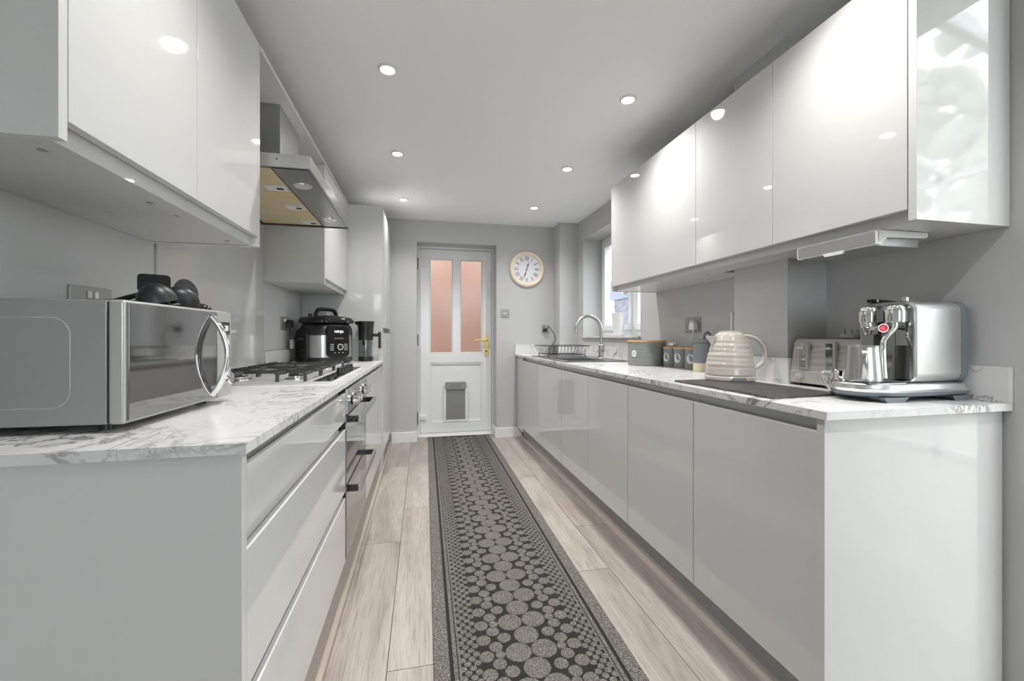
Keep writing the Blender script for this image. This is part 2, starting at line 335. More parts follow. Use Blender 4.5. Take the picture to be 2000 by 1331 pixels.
leaf = boxes('door_leaf', [(LX0, P0, ly, ly+.06, LZ0, LZ1), (P3, LX1, ly, ly+.06, LZ0, LZ1), (P0, P3, ly, ly+.06, PZ1, LZ1), (P1, P2, ly, ly+.06, PZ0, PZ1), (P0, P3, ly, ly+.06, QZ1, PZ0), (P0, P3, ly, ly+.06, LZ0, QZ0)], 'upvc', dr)
for a, b in ((P0, P1), (P2, P3)):
    g = box('glass_pane', a, b, ly+.030, ly+.036, PZ0, PZ1, 'frost', dr)
    w = .012
    for (x0, x1, z0, z1, q) in ((a, a+w, PZ0, PZ1, 0), (b-w, b, PZ0, PZ1, 0), (a+w, b-w, PZ0, PZ0+w, 0), (a+w, b-w, PZ1-w, PZ1, 0)):
        box('glazing_bead', x0, x1, ly+.012, ly+.030, z0, z1, 'upvc', g, .003)
pn = box('lower_panel', P0, P3, ly+.020, ly+.05, QZ0, QZ1, 'upvc', dr)
for (x0, x1, z0, z1) in ((P0, P0+.02, QZ0, QZ1), (P3-.02, P3, QZ0, QZ1), (P0+.02, P3-.02, QZ0, QZ0+.02), (P0+.02, P3-.02, QZ1-.02, QZ1)):
    box('panel_bead', x0, x1, ly+.006, ly+.020, z0, z1, 'upvc', pn, .004)
cf = boxes('cat_flap', [(.224, .250, ly-.002, ly+.020, .145, .545), (.456, .490, ly-.002, ly+.020, .145, .545), (.250, .456, ly-.002, ly+.020, .145, .165), (.250, .456, ly-.002, ly+.020, .520, .545)], 'upvc', dr, bev=.003)
cf['label'] = 'white framed pet flap with smoked grey door'
box('flap_window', .250, .456, ly+.006, ly+.010, .165, .520, 'flap', cf)
prism('flap_head', rrect(.232, .078, .02, 4, .353, .535), 'y', ly-.010, ly-.002, 'device', cf)
lathe('flap_lock', [(0, 0), (.07, 0), (.066, .004), (0, .004)], 'flap', cf, (.353, ly-.010, .535), 28, '-y', sy=.33)
box('lock_tab', .345, .361, ly-.018, ly-.014, .532, .540, 'device', cf)
for x in (.237, .473):
    for z in (.20, .46): disc('screw', (x, ly-.002, z), .005, .002, 'device', cf, '-y', 10)
hd = prism('door_handle', rrect(.038, .235, .019, 6, .688, .965), 'y', ly-.010, ly, 'brass', dr); hd['label'] = 'brass lever handle on a long plate'
tube('lever', smoothpts([(.688, ly-.008, 1.026), (.688, ly-.045, 1.026), (.66, ly-.05, 1.026), (.56, ly-.05, 1.024)]), .010, 'brass', hd)
disc('keyhole', (.688, ly-.010, .905), .009, .001, 'dark', hd, '-y'); disc('keyhole', (.688, ly-.010, .955), .010, .002, 'brass', hd, '-y')
for z in (1.838, .205, 1.03):
    h = lathe('hinge', [(0, -.055), (.011, -.055), (.012, -.02), (.011, -.019), (.012, .02), (.011, .055), (0, .055)], 'upvc', dr, (LX0-.012, YD-.010, z), 14)
    if z != 1.03: box('hinge_leaf', LX0-.012, LX0+.06, YD-.006, ly, z-.022, z+.022, 'upvc', h, .002)
    box('hinge_plate', DX0+.001, LX0-.022, YD-.004, YD, z-.06, z+.06, 'device', h)
# ------------------------------------------------------------------ kitchen window
wn = struct(thing('window_1', 'white upvc kitchen window above the sink', 'window', (1.80, 3.39, 1.07)))
wx = 1.795
boxes('window_frame', [(wx, wx+.06, WY0, WY1, 1.071, 1.125), (wx, wx+.06, WY0, WY1, WZ1-.05, WZ1), (wx, wx+.06, WY0, WY0+.05, 1.125, WZ1-.05), (wx, wx+.06, WY1-.05, WY1, 1.125, WZ1-.05), (wx, wx+.06, 3.25, 3.315, 1.125, WZ1-.05)], 'upvc', wn)
for a, b in ((WY0+.05, 3.25), (3.315, WY1-.05)):
    s = .05
    sh = boxes('sash', [(wx-.015, wx+.045, a, b, 1.125, 1.125+s), (wx-.015, wx+.045, a, b, WZ1-.05-s, WZ1-.05), (wx-.015, wx+.045, a, a+s, 1.125+s, WZ1-.05-s), (wx-.015, wx+.045, b-s, b, 1.125+s, WZ1-.05-s)], 'upvc', wn)
    box('pane', wx+.012, wx+.018, a+s, b-s, 1.125+s, WZ1-.05-s, 'glass', sh)
sl = box('window_sill', 1.572, wx, WY0-.012, WY1+.012, 1.054, 1.071, 'marble', wn, .002)
# ------------------------------------------------------------------ downlights
DL = [(-.150, 1.905, 'recessed ceiling downlight nearest above the left wall cabinets'), (1.000, 1.895, 'recessed ceiling downlight nearest above the right wall cabinets'),
      (-.157, 2.768, 'recessed ceiling downlight in the middle of the left ceiling row'), (.995, 2.768, 'recessed ceiling downlight in the middle of the right ceiling row'),
      (-.158, 3.680, 'recessed ceiling downlight beside the tall cabinet, before the back door'), (1.000, 3.665, 'recessed ceiling downlight above the wall clock'),
      (-.150, .93, 'recessed ceiling downlight just outside the photograph on the left row'), (1.0, .93, 'recessed ceiling downlight just outside the photograph on the right row'),
      (1.0, .14, 'recessed ceiling downlight over the camera on the right row')]
def lamp(name, x, y, z, parent):
    ld = bpy.data.lights.new(name, 'SPOT'); ld.energy = LAMP_W; ld.spot_size = math.radians(138); ld.spot_blend = 1; ld.shadow_soft_size = .03; ld.color = (1, .985, .968)
    l = bpy.data.objects.new(name, ld); COL.objects.link(l); l.parent = parent; l.location = Vector((x, y, z))-ORG[parent]
for x, y, lb in DL:
    t = thing('downlight', lb, 'downlight', (x, y, ZC-.006), group='recessed ceiling downlights')
    lathe('trim_ring', [(.030, 0), (.030, .004), (.041, .006), (.041, .003), (.036, -.002), (.031, -.003)], 'wht', t, (x, y, ZC-.006), 32, ring=True)
    disc('lens', (x, y, ZC-.005), .0295, .003, 'led', t)
    lamp('bulb', x, y, ZC-.014, t)
# ------------------------------------------------------------------ right base run
XD = .983
def base_body(name, y0, y1, parent, sgn=1):
    prism(name, [(XD+.024, .144), (1.575, .144), (1.575, .859), (XD+.026, .859), (XD+.026, .79), (XD+.024, .79)], 'y', y0, y1, 'lac', parent)
RB = [(.866, 1.361, 'gloss grey base cabinet at the near end of the right run, under the slate board'), (1.361, 1.864, 'second gloss grey base cabinet on the right, below the kettle'),
      (1.864, 2.359, 'third gloss grey base cabinet on the right, below the three canisters'), (2.359, 2.850, 'gloss grey base cabinet below the bread bin'),
      (2.850, 3.461, 'wider gloss grey base cabinet below the sink and tap'), (3.461, 4.040, 'gloss grey base cabinet below the dish rack, beside the back wall')]
for y0, y1, lb in RB:
    t = thing('base_cabinet', lb, 'cabinet', (1.28, (y0+y1)/2, .144), group='right base cabinets')
    if y0 < 3 < y1: boxes('carcass', [(XD+.024, 1.575, y0+.0005, y0+.018, .144, .859), (XD+.024, 1.575, y1-.018, y1-.0005, .144, .859), (XD+.024, 1.575, y0+.018, y1-.018, .144, .160), (XD+.026, XD+.034, y0+.018, y1-.018, .76, .859)], 'lac', t)
    else: base_body('carcass', y0+.0005, y1-.0005, t)
    prism('door', [(XD, .146), (XD+.020, .146), (XD+.020, .810), (XD+.012, .824), (XD+.003, .824), (XD, .820)], 'y', y0+.002, y1-.002, 'lac', t)
t = thing('filler_panel', 'narrow grey filler strip between right base run and back wall', 'panel', (1.28, 4.16, 0)); box('panel', XD, 1.388, 4.0415, YB-.018, .11, .859, 'lac', t)
t = thing('end_panel', 'gloss grey end panel closing the near end of the right base run', 'panel', (1.28, .854, 0)); box('panel', .977, XR-.008, .843, .8645, 0, .859, 'lac', t, .0015)
struct(box('trim_2', 1.045, 1.06, .866, 4.284, 0, .109, 'plinth'))
struct(box('trim_6', 1.045, 1.06, .866, 4.0405, .109, .143, 'plinth'))
struct(prism('trim_3', [(1.022, 0), (1.045, 0), (1.045, .016), (1.038, .015), (1.028, .010)], 'y', .866, YB-.018, 'beading'))
# worktop with the sink cut-out
SX0, SX1, SY0, SY1 = 1.000, 1.488, 2.812, 3.768
def slab_hole(bm, X, Y, z0, z1, skip):
    for i in range(len(X)-1):
        for j in range(len(Y)-1):
            if (i, j) not in skip: abox(bm, X[i], X[i+1], Y[j], Y[j+1], z0, z1)
    bmesh.ops.remove_doubles(bm, verts=bm.verts, dist=1e-5)
    seen = {}
    for f in bm.faces: seen.setdefault(tuple(sorted(v.index for v in f.verts)), []).append(f)
    bm.verts.index_update(); seen = {}
    for f in bm.faces: seen.setdefault(tuple(sorted(v.index for v in f.verts)), []).append(f)
    bmesh.ops.delete(bm, geom=[f for fs in seen.values() if len(fs) > 1 for f in fs], context='FACES_ONLY')
bm = bmesh.new(); HX0, HX1, HY0, HY1 = 1.025, 1.455, 2.845, 3.30
slab_hole(bm, [.963, HX0, HX1, XR-.003], [.825, HY0, HY1, YB-.002], WT-.020, WT, {(1, 1)})
bm2 = bm
# pier and boxing notches are covered by the walls; cut them out of the slab outline
wt = tag(finish('worktop', bm2, 'marble', None, 35, Vector((1.28, 2.5, WT-.02))), 'white marble-effect worktop along the right, under the sink', 'worktop')
for lb, strips in (('white marble-effect upstand behind the coffee machine and toaster', [(XR-.016, XR-.001, .825, 1.351, WT, WT+.10)]),
                   ('white marble-effect upstand wrapped around the pier behind the kettle', [(1.391, 1.405, 1.352, 1.667, WT, WT+.10), (1.405, XR-.001, 1.352, 1.366, WT, WT+.10)]),
                   ('long white marble-effect upstand behind the canisters and tap', [(XR-.016, XR-.001, 1.668, 4.078, WT, WT+.10)]),
                   ('white marble-effect upstand below the back wall socket', [(.963, 1.376, YB-.016, YB-.001, WT, WT+.10), (1.377, XR-.017, 4.079, 4.094, WT, WT+.10)])):
    us = thing('upstand', lb, 'upstand', (strips[0][0], strips[0][2], WT), group='right worktop upstands')
    for q in strips: box('upstand_strip', *q, 'marble', us, .0012)
# ------------------------------------------------------------------ right wall cabinets
XW = 1.256; ZT = 2.073
t = thing('end_panel', 'gloss end panel at the near end of the right wall cabinets', 'panel', (1.42, .84, 1.37)); box('panel', XW, XR-.002, .831, .8505, 1.370, ZT, 'lac', t, .0012)
t = thing('end_panel', 'slim end panel of the right wall cabinets beside the window', 'panel', (1.42, 2.605, 1.37)); box('panel', XW, XR-.002, 2.598, 2.613, 1.370, ZT, 'lac', t, .001)
RW = [(.852, 1.286, 'nearest gloss grey wall cabinet on the right, above the coffee machine'), (1.286, 1.723, 'second gloss grey wall cabinet on the right, in front of the pier'),
      (1.723, 2.165, 'third gloss grey wall cabinet on the right'), (2.165, 2.597, 'farthest gloss grey wall cabinet on the right, beside the window')]
for y0, y1, lb in RW:
    t = thing('wall_cabinet', lb, 'cabinet', (1.42, (y0+y1)/2, 1.372), group='right wall cabinets')
    xb = 1.404 if y0 < 1.6 and y1 > 1.4 else XR-.003
    lst = [(XW+.021, 1.404, y0+.0004, y1-.0004, 1.402, ZT-.001), (XW+.026, 1.404, y0+.0004, y1-.0004, 1.372, 1.402)]
    segs = [(y0+.0004, y1-.0004)]
    if y0 < 1.36 < y1: segs = [(y0+.0004, 1.365)]
    elif y0 < 1.65 < y1: segs = [(1.654, y1-.0004)]
    for a, b in segs: lst.append((1.404, XR-.003, a, b, 1.372, ZT-.001))
    boxes('carcass', lst, 'lacshell', t)
    box('door', XW, XW+.020, y0+.001, y1-.001, 1.402, ZT, 'lac', t, .0015)
    for (x, y) in ((1.32, y0+.07), (1.38, y0+.075)): disc('fixing_cap', (x, y, 1.3712), .006, .0006, 'device', t, seg=12)
# flip-down tray under the nearest wall cabinet
t = thing('under_cabinet_tray', 'white under-cabinet tray with grey front, fixed below the right wall cabinets', 'tray', (1.36, 1.06, 1.371))
zt = 1.3705
prism('housing', [(1.272, zt-.040), (1.276, zt-.042), (1.285, zt-.042), (1.305, zt-.020), (1.452, zt-.016), (1.458, zt-.012), (1.458, zt), (1.272, zt)], 'y', .936, .944, 'wht', t)
prism('housing', [(1.272, zt-.040), (1.276, zt-.042), (1.285, zt-.042), (1.305, zt-.020), (1.452, zt-.016), (1.458, zt-.012), (1.458, zt), (1.272, zt)], 'y', 1.186, 1.194, 'wht', t)
box('top_plate', 1.275, 1.455, .944, 1.186, zt-.004, zt, 'wht', t)
box('tray', 1.284, 1.445, .950, 1.180, zt-.043, zt-.006, 'mwbody', t, .004)
fr = prism('front', rrect(.258, .042, .006, 4, 1.065, zt-.021), 'x', 1.268, 1.274, 'wht', t)
prism('front_panel', rrect(.248, .034, .004, 4, 1.065, zt-.021), 'x', 1.2665, 1.268, 'device', fr)
prism('grip', [(1.03, zt-.040), (1.10, zt-.040), (1.092, zt-.050), (1.038, zt-.050)], 'x', 1.266, 1.274, 'wht', fr)
# ------------------------------------------------------------------ left base run
XF = -.310
t = thing('end_panel', 'gloss grey end panel closing the near end of the left base run', 'panel', (-.6, .82, 0)); box('panel', XL+.003, -.309, .811, .8325, 0, .859, 'lac', t, .0015)
wl = tag(box('worktop', XL+.002, -.298, .800, 3.372, WT-.02, WT, 'marble', None, .0012, org=Vector((-.6, 2.1, WT-.02))), 'white marble-effect worktop along the left, under the microwave and hob', 'worktop')
t = thing('drawer_unit', 'gloss grey base unit with three wide drawers on the left', 'drawer unit', (-.6, 1.33, .137))
prism('carcass', [(XL+.02, .137), (XF-.021, .137), (XF-.021, .39), (XF-.028, .39), (XF-.028, .43), (XF-.021, .43), (XF-.021, .675), (XF-.028, .675), (XF-.028, .722), (XF-.021, .722), (XF-.021, .80), (XF-.028, .80), (XF-.028, .859), (XL+.02, .859)], 'y', .834, 1.820, 'lac', t)
for z0, z1 in ((.137, .398), (.426, .681), (.716, .832)):
    prism('drawer_front', [(XF, z0), (XF-.020, z0), (XF-.020, z1-.014), (XF-.012, z1), (XF-.003, z1), (XF, z1-.003)], 'y', .8345, 1.8195, 'lac', t)
# double oven
t = thing('double_oven', 'built-under double oven with steel control panel and bar handles', 'oven', (-.6, 2.13, .137))
OY0, OY1 = 1.823, 2.438
box('body', XL+.03, XF-.002, OY0+.004, OY1-.004, .137, .857, 'dark', t)
cp = box('control_panel', XF-.002, XF+.008, OY0, OY1, .742, .848, 'steelv', t, .001)
for y, r in ((1.885, .021), (1.975, .021), (2.215, .021), (2.305, .021)):
    k = lathe('knob', [(0, 0), (r+.003, 0), (r+.003, .005), (r-.002, .006), (r-.002, .012), (r, .014), (r-.001, .033), (r-.004, .036), (0, .036)], 'chrome', t, (XF+.008, y, .793), 24, 'x')
    lathe('knob_collar', [(r-.001, .006), (r-.0005, .007), (r-.0005, .012), (r-.004, .013)], 'black', k, (XF+.008, y, .793), 24, 'x', ring=True)
for y in (2.02, 2.37): disc('indicator', (XF+.008, y, .825), .005, .001, 'dark', t, 'x', 12)
for z0, z1 in ((.452, .732), (.142, .441)):
    d = box('oven_door', XF-.002, XF+.004, OY0+.001, OY1-.001, z0, z1, 'ovenglass', t, .001)
    hz = z1-.018 if z0 > .4 else z1+.0
    hz = z1-.014
    for ya in (OY0+.022, OY1-.034): box('handle_bracket', XF+.004, XF+.046, ya, ya+.012, hz-.013, hz+.013, 'blackg', d)
    box('handle_bar', XF+.046, XF+.058, OY0+.022, OY1-.022, hz-.013, hz+.013, 'steelv', d, .001)
box('door_gap', XF-.004, XF+.001, OY0+.002, OY1-.002, .733, .741, 'dark', t)
LB = [(2.440, 2.905, 'gloss grey base cabinet beside the oven on the left'), (2.905, 3.371, 'gloss grey base cabinet between oven-side unit and tall cabinet')]
for y0, y1, lb in LB:
    t = thing('base_cabinet', lb, 'cabinet', (-.6, (y0+y1)/2, .137), group='left base cabinets')
    prism('carcass', [(XL+.02, .137), (XF-.021, .137), (XF-.021, .80), (XF-.028, .80), (XF-.028, .859), (XL+.02, .859)], 'y', y0+.0005, y1-.0005, 'lac', t)
    prism('door', [(XF, .139), (XF-.020, .139), (XF-.020, .818), (XF-.012, .832), (XF-.003, .832), (XF, .829)], 'y', y0+.0015, y1-.0015, 'lac', t)
struct(box('trim_4', -.375, -.360, .834, 4.24, 0, .136, 'plinth'))
struct(prism('trim_5', [(-.360, 0), (-.300, 0), (-.302, .012), (-.318, .016), (-.360, .016)], 'y', .834, YB-.018, 'beading'))
# tall units
def tall(y0, y1, lb, panel):
    t = thing('tall_cabinet', lb, 'cabinet', (-.6, (y0+y1)/2, 0), group='tall cabinets')
    if panel: box('side_panel', XL+.002, -.300, y0, y0+.019, 0, 2.083, 'lac', t, .001); y0 += .0195
    prism('carcass', [(XL+.01, .12), (-.323, .12), (-.323, 1.05), (-.35, 1.05), (-.35, 1.16), (-.323, 1.16), (-.323, 2.082), (XL+.01, 2.082)], 'y', y0, y1-.0005, 'lac', t)
    box('upper_door', -.321, -.302, y0+.001, y1-.001, 1.135, 2.081, 'lac', t, .0015)
    box('lower_door', -.321, -.302, y0+.001, y1-.001, .137, 1.095, 'lac', t, .0015)
tall(3.374, 3.880, 'tall gloss grey cabinet with side panel behind the glass jug', True)
tall(3.880, 4.240, 'tall gloss grey cabinet next to the back wall', False)
# ------------------------------------------------------------------ left wall cabinets, shelf, hood
XU = -.559
t = thing('end_panel', 'gloss end panel at the near end of the left wall cabinets', 'panel', (-.72, .797, 1.38)); box('panel', XL+.002, XU, .788, .8055, 1.378, 2.092, 'lac', t, .001)
t = thing('end_panel', 'gloss end panel of the left wall cabinets beside the cooker hood', 'panel', (-.72, 1.608, 1.38)); box('panel', XL+.002, XU, 1.598, 1.616, 1.378, 2.092, 'lac', t, .001)
for y0, y1, lb in ((.806, 1.200, 'nearest gloss grey wall cabinet on the left, above the microwave'), (1.200, 1.5975, 'second gloss grey wall cabinet on the left, before the cooker hood')):
    t = thing('wall_cabinet', lb, 'cabinet', (-.72, (y0+y1)/2, 1.38), group='left wall cabinets')
    boxes('carcass', [(XL+.003, XU-.021, y0+.0004, y1-.0004, 1.411, 2.092), (XL+.003, XU-.027, y0+.0004, y1-.0004, 1.381, 1.411)], 'lacshell', t)
    box('finger_rail', XU-.027, XU-.024, y0+.0006, y1-.0006, 1.381, 1.411, 'lac', t)
    box('door', XU-.020, XU, y0+.001, y1-.001, 1.412, 2.091, 'lac', t, .0015)
    for (x, y) in ((-.63, y0+.05), (-.63, y1-.06), (-.78, y0+.05)): disc('fixing_cap', (x, y, 1.3803), .007, .0006, 'device', t, seg=12)
t = thing('wall_cabinet', 'gloss grey wall cabinet above the multi cooker', 'cabinet', (-.72, 2.98, 1.38), group='left wall cabinets')
box('side_panel', XL+.002, XU, 2.604, 2.622, 1.378, 2.072, 'lac', t, .001)
boxes('carcass', [(XL+.003, XU-.021, 2.6225, 3.372, 1.411, 2.072), (XL+.003, XU-.027, 2.6225, 3.372, 1.381, 1.411)], 'lacshell', t)
box('finger_rail', XU-.027, XU-.024, 2.6225, 3.372, 1.381, 1.411, 'lac', t)
for a, b in ((2.6235, 3.371),): box('door', XU-.020, XU, a, b, 1.412, 2.071, 'lac', t, .0015)
for (x, y) in ((-.65, 2.70), (-.75, 2.68)): disc('fixing_cap', (x, y, 1.3803), .007, .0006, 'device', t, seg=12)
tag(box('top_shelf', XL+.002, XU+.002, 1.617, 3.3725, 2.0735, 2.0925, 'lac', None, .001, org=Vector((-.72, 2.5, 2.0735))), 'grey top board spanning over the cooker hood', 'shelf')
HX, HY0_, HY1_, HZ0, HZ1 = -.407, 1.663, 2.553, 1.687, 1.735
t = thing('cooker_hood', 'stainless steel chimney cooker hood over the gas hob', 'cooker hood', (-.64, 2.11, HZ0))
box('chimney', XL+.01, -.604, 1.975, 2.255, HZ1, 2.073, 'steelv', t, .001)
bm = bmesh.new(); W_ = .010
for b in ((HX-W_, HX, HY0_, HY1_, HZ0, HZ1), (XL+.01, XL+.02, HY0_, HY1_, HZ0, HZ1), (XL+.02, HX-W_, HY0_, HY0_+W_, HZ0, HZ1), (XL+.02, HX-W_, HY1_-W_, HY1_, HZ0, HZ1), (XL+.02, HX-W_, HY0_+W_, HY1_-W_, HZ1-.012, HZ1)): abox(bm, *b)
finish('canopy', bm, 'steelv', t)
box('lamp_strip', -.545, HX-W_-.004, HY0_+.03, HY1_-.03, HZ0+.003, HZ1-.014, 'hoodsteel', t, .001)
for i in range(3):
    a = HY0_+.035+i*.273; f = box('grease_filter', XL+.035, -.552, a, a+.270, HZ0+.004, HZ0+.012, 'filter', t, .001)
    box('latch_plate', -.64, -.562, a+.19, a+.255, HZ0+.003, HZ0+.004, 'wht', f); box('latch', -.60, -.575, a+.215, a+.235, HZ0+.0015, HZ0+.003, 'dark', f)
for y in (1.870, 2.370):
    l = lathe('hood_lamp', [(.026, 0), (.026, -.003), (.034, -.003), (.037, 0)], 'chrome', t, (-.487, y, HZ0+.003), 28, ring=True); disc('lamp_lens', (-.487, y, HZ0+.001), .026, .001, 'lampoff', l)
disc('rivet', (-.52, HY0_, 1.715), .003, .001, 'dark', t, '-y', 8)
tag(box('splashback', XL+.0005, XL+.008, 1.630, 2.603, WT, 1.80, 'splash', None, .001, org=Vector((XL, 2.1, WT))), 'pale grey glass splashback behind the hob', 'splashback')
us = thing('upstand', 'short white marble-effect upstand behind the multi cooker', 'upstand', (XL, 2.99, WT)); box('upstand_strip', XL+.001, XL+.015, 2.606, 3.372, WT, WT+.10, 'marble', us, .001)
# ------------------------------------------------------------------ runner rug
RW_, RY0, RY1 = .650, -.35, 4.45
rg = thing('runner_rug', 'long dark grey runner rug with a raised circle pattern', 'rug', (.371, 2.825, 0), -math.atan(.023/3.25), local=True)
box('backing', -RW_/2, RW_/2, RY0-2.825, RY1-2.825, .0005, .005, 'rugbase', rg, .001)
y0, y1 = RY0-2.825+.002, RY1-2.825-.002
for s in (-1, 1):
    for a, b in ((.2745, .3235), (.2490, .2620), (.2380, .2455)):
        box('border_stripe', min(s*a, s*b), max(s*a, s*b), y0, y1, .005, .0068, 'rugpile', rg)
bm = bmesh.new(); PT = .15
def pd(x, y, r, n):
    if not (y0+r < y < y1-r): return
    top = [bm.verts.new((x+r*math.cos(2*math.pi*i/n), y+r*.97*math.sin(2*math.pi*i/n), .0066)) for i in range(n)]
    lo = [bm.verts.new((x+r*1.04*math.cos(2*math.pi*i/n), y+r*1.01*math.sin(2*math.pi*i/n), .0050)) for i in range(n)]
    bm.faces.new(top)
    for i in range(n): bm.faces.new((lo[i], lo[(i+1) % n], top[(i+1) % n], top[i]))
for k in range(-18, 18):
    y = k*PT+.03
    pd(-.0445, y, .0425, 20); pd(.0445, y, .0425, 20); pd(0, y+PT/2, .0425, 20)
    for s in (-1, 1):
        pd(s*.0805, y+PT/2, .0235, 14); pd(s*.1060, y, .0165, 12)
        for q in (0, 1):
            pd(s*.1150, y+PT/4+q*PT/2, .0228, 14); pd(s*.152, y+q*PT/2, .0245, 14)
        for q in range(4):
            for c, xx in enumerate((.1840, .2005, .2170, .2320)): pd(s*xx, y+q*PT/4+(PT/8 if c % 2 == 0 else 0), .0116, 10)
tag(finish('pile_circles', bm, 'rugpile', rg, 0), kind='stuff')
# ------------------------------------------------------------------ sockets and switches
def plate(t, c, w, h, axis, mt, thick=.006, name='face_plate'):
    """thin bevelled plate against a wall; axis = direction it faces"""
    x, y, z = c
    if axis == 'x': return box(name, x, x+thick, y-w/2, y+w/2, z-h/2, z+h/2, mt, t, .002)
    if axis == '-x': return box(name, x-thick, x, y-w/2, y+w/2, z-h/2, z+h/2, mt, t, .002)
    return box(name, x-w/2, x+w/2, y-thick, y, z-h/2, z+h/2, mt, t, .002)
t = thing('light_switch', 'small steel double light switch beside the back door', 'switch', (.856, YB, 1.311)); plate(t, (.856, YB, 1.311), .088, .088, '-y', 'plate')
for dx in (-.010, .010): box('rocker', .856+dx-.007, .856+dx+.007, YB-.010, YB-.006, 1.302, 1.320, 'wht', t, .002)
t = thing('wall_socket', 'steel wall socket on the back wall above the dish rack', 'socket', (1.299, YB, 1.147)); plate(t, (1.299, YB, 1.147), .082, .088, '-y', 'plate')
box('switch_rocker', 1.305, 1.320, YB-.010, YB-.006, 1.165, 1.180, 'wht', t, .002)
t = thing('charger', 'black plug charger with thin cable dangling behind the dish rack', 'charger', (1.29, YB-.03, 1.14))
box('plug_body', 1.272, 1.308, YB-.040, YB-.007, 1.118, 1.152, 'black', t, .004)
tube('cable', smoothpts([(1.302, YB-.040, 1.150), (1.325, YB-.07, 1.165), (1.37, YB-.09, 1.085), (1.385, YB-.075, 1.02), (1.34, YB-.06, .95), (1.325, YB-.05, .89)]), .0035, 'black', t, 8)
def uk_socket(lb, c, axis, nm='wall_socket', mt='plate'):
    t = thing(nm, lb, 'socket', c); p = plate(t, c, .147, .088 if nm != 'x' else .1, axis, mt); s = 1 if axis == 'x' else -1; x0 = c[0]+s*.006
    for q in (-1, 1):
        cy = c[1]+q*.036
        def pin(dy, dz, w, h): box('pin_slot', min(x0, x0+s*.0006), max(x0, x0+s*.0006), cy+dy-w/2, cy+dy+w/2, c[2]+dz-h/2, c[2]+dz+h/2, 'dark', t)
        pin(0, 0, .004, .008); pin(-.011, -.020, .007, .004); pin(.011, -.020, .007, .004)
        yy = c[1]+q*.012; box('switch_rocker', min(x0, x0+s*.004), max(x0, x0+s*.004), yy-.006, yy+.006, c[2]+.014, c[2]+.032, 'wht' if mt == 'plate' else 'black', t, .001)
    return t
uk_socket('steel double socket on the right wall with a white plug in it', (XR, 2.208, 1.135), '-x')
uk_socket('steel double socket on the left wall behind the microwave', (XL, 1.350, 1.155), 'x')
uk_socket('steel double socket on the left wall beside the multi cooker', (XL, 2.975, 1.150), 'x')
def plug(t, c, s, mt):
    x, y, z = c; poly = [(y-.024, z-.024), (y+.024, z-.024), (y+.024, z+.006), (y+.011, z+.026), (y-.011, z+.026), (y-.024, z+.006)]
    prism('plug_body', poly, 'x', x, x+s*.034, mt, t, bev=.004)
    tube('cable_grip', [(x+s*.017, y, z-.022), (x+s*.018, y, z-.045)], [.007, .0045], mt, t, 8)
t = thing('kettle_lead', 'white plug and lead hanging from the right wall socket', 'plug', (XR-.03, 2.172, 1.12)); plug(t, (XR-.0072, 2.172, 1.128), -1, 'wht')
tube('lead', smoothpts([(XR-.025, 2.172, 1.085), (XR-.028, 2.175, 1.05), (XR-.0215, 2.195, 1.01), (XR-.0205, 2.20, .97), (XR-.0205, 2.20, .884)]), .003, 'wht', t, 8)
t = thing('cooker_lead', 'black plug and lead with a white tag beside the multi cooker', 'plug', (XL+.03, 3.010, 1.13)); plug(t, (XL+.0072, 3.011, 1.150), 1, 'black')
tube('lead', smoothpts([(XL+.025, 3.011, 1.106), (XL+.03, 3.01, 1.0), (XL+.035, 3.005, .93), (XL+.036, 2.98, .900), (XL+.040, 2.90, .886), (XL+.045, 2.82, .886)]), .005, 'black', t, 8)
box('tag', XL+.034, XL+.036, 2.985, 3.065, .985, 1.045, 'wht', t)
# ------------------------------------------------------------------ wall clock
cx_, cz_ = 1.090, 1.786; t = thing('wall_clock', 'round ivory wall clock with roman numerals on the back wall', 'clock', (cx_, YB, cz_))
lathe('rim', [(.150, .004), (.152, .022), (.160, .030), (.174, .034), (.186, .028), (.192, .012), (.193, 0), (.150, 0)], 'ivory', t, (cx_, YB, cz_), 64, '-y', ring=True)
disc('face', (cx_, YB, cz_), .151, .008, 'face', t, '-y', 48)
for i, nm in enumerate(('XII', 'I', 'II', 'III', 'IIII', 'V', 'VI', 'VII', 'VIII', 'IX', 'X', 'XI')):
    a = math.radians(30*i); text('numeral', nm, .068, 'ink', t, (cx_+.112*math.sin(a), YB-.0085, cz_+.112*math.cos(a)), (math.pi/2, a, 0), sx=.52)
def hand(nm, a, l, w, dy):
    s, c = math.sin(a), math.cos(a); pts = [(-.018, w*.6), (.02, w*.5), (l*.45, w), (l*.6, w*1.5), (l*.75, w*.5), (l, .001)]
    poly = [(cx_+s*u+c*v, cz_+c*u-s*v) for u, v in pts]+[(cx_+s*u-c*v, cz_+c*u+s*v) for u, v in pts[::-1]]
    prism(nm, poly, 'y', YB-dy-.0012, YB-dy, 'ink', t)
hand('hour_hand', math.radians(17), .078, .006, .011); hand('minute_hand', math.radians(198), .112, .0045, .0135); disc('hand_boss', (cx_, YB-.0147, cz_), .007, .003, 'copper', t, '-y', 14)
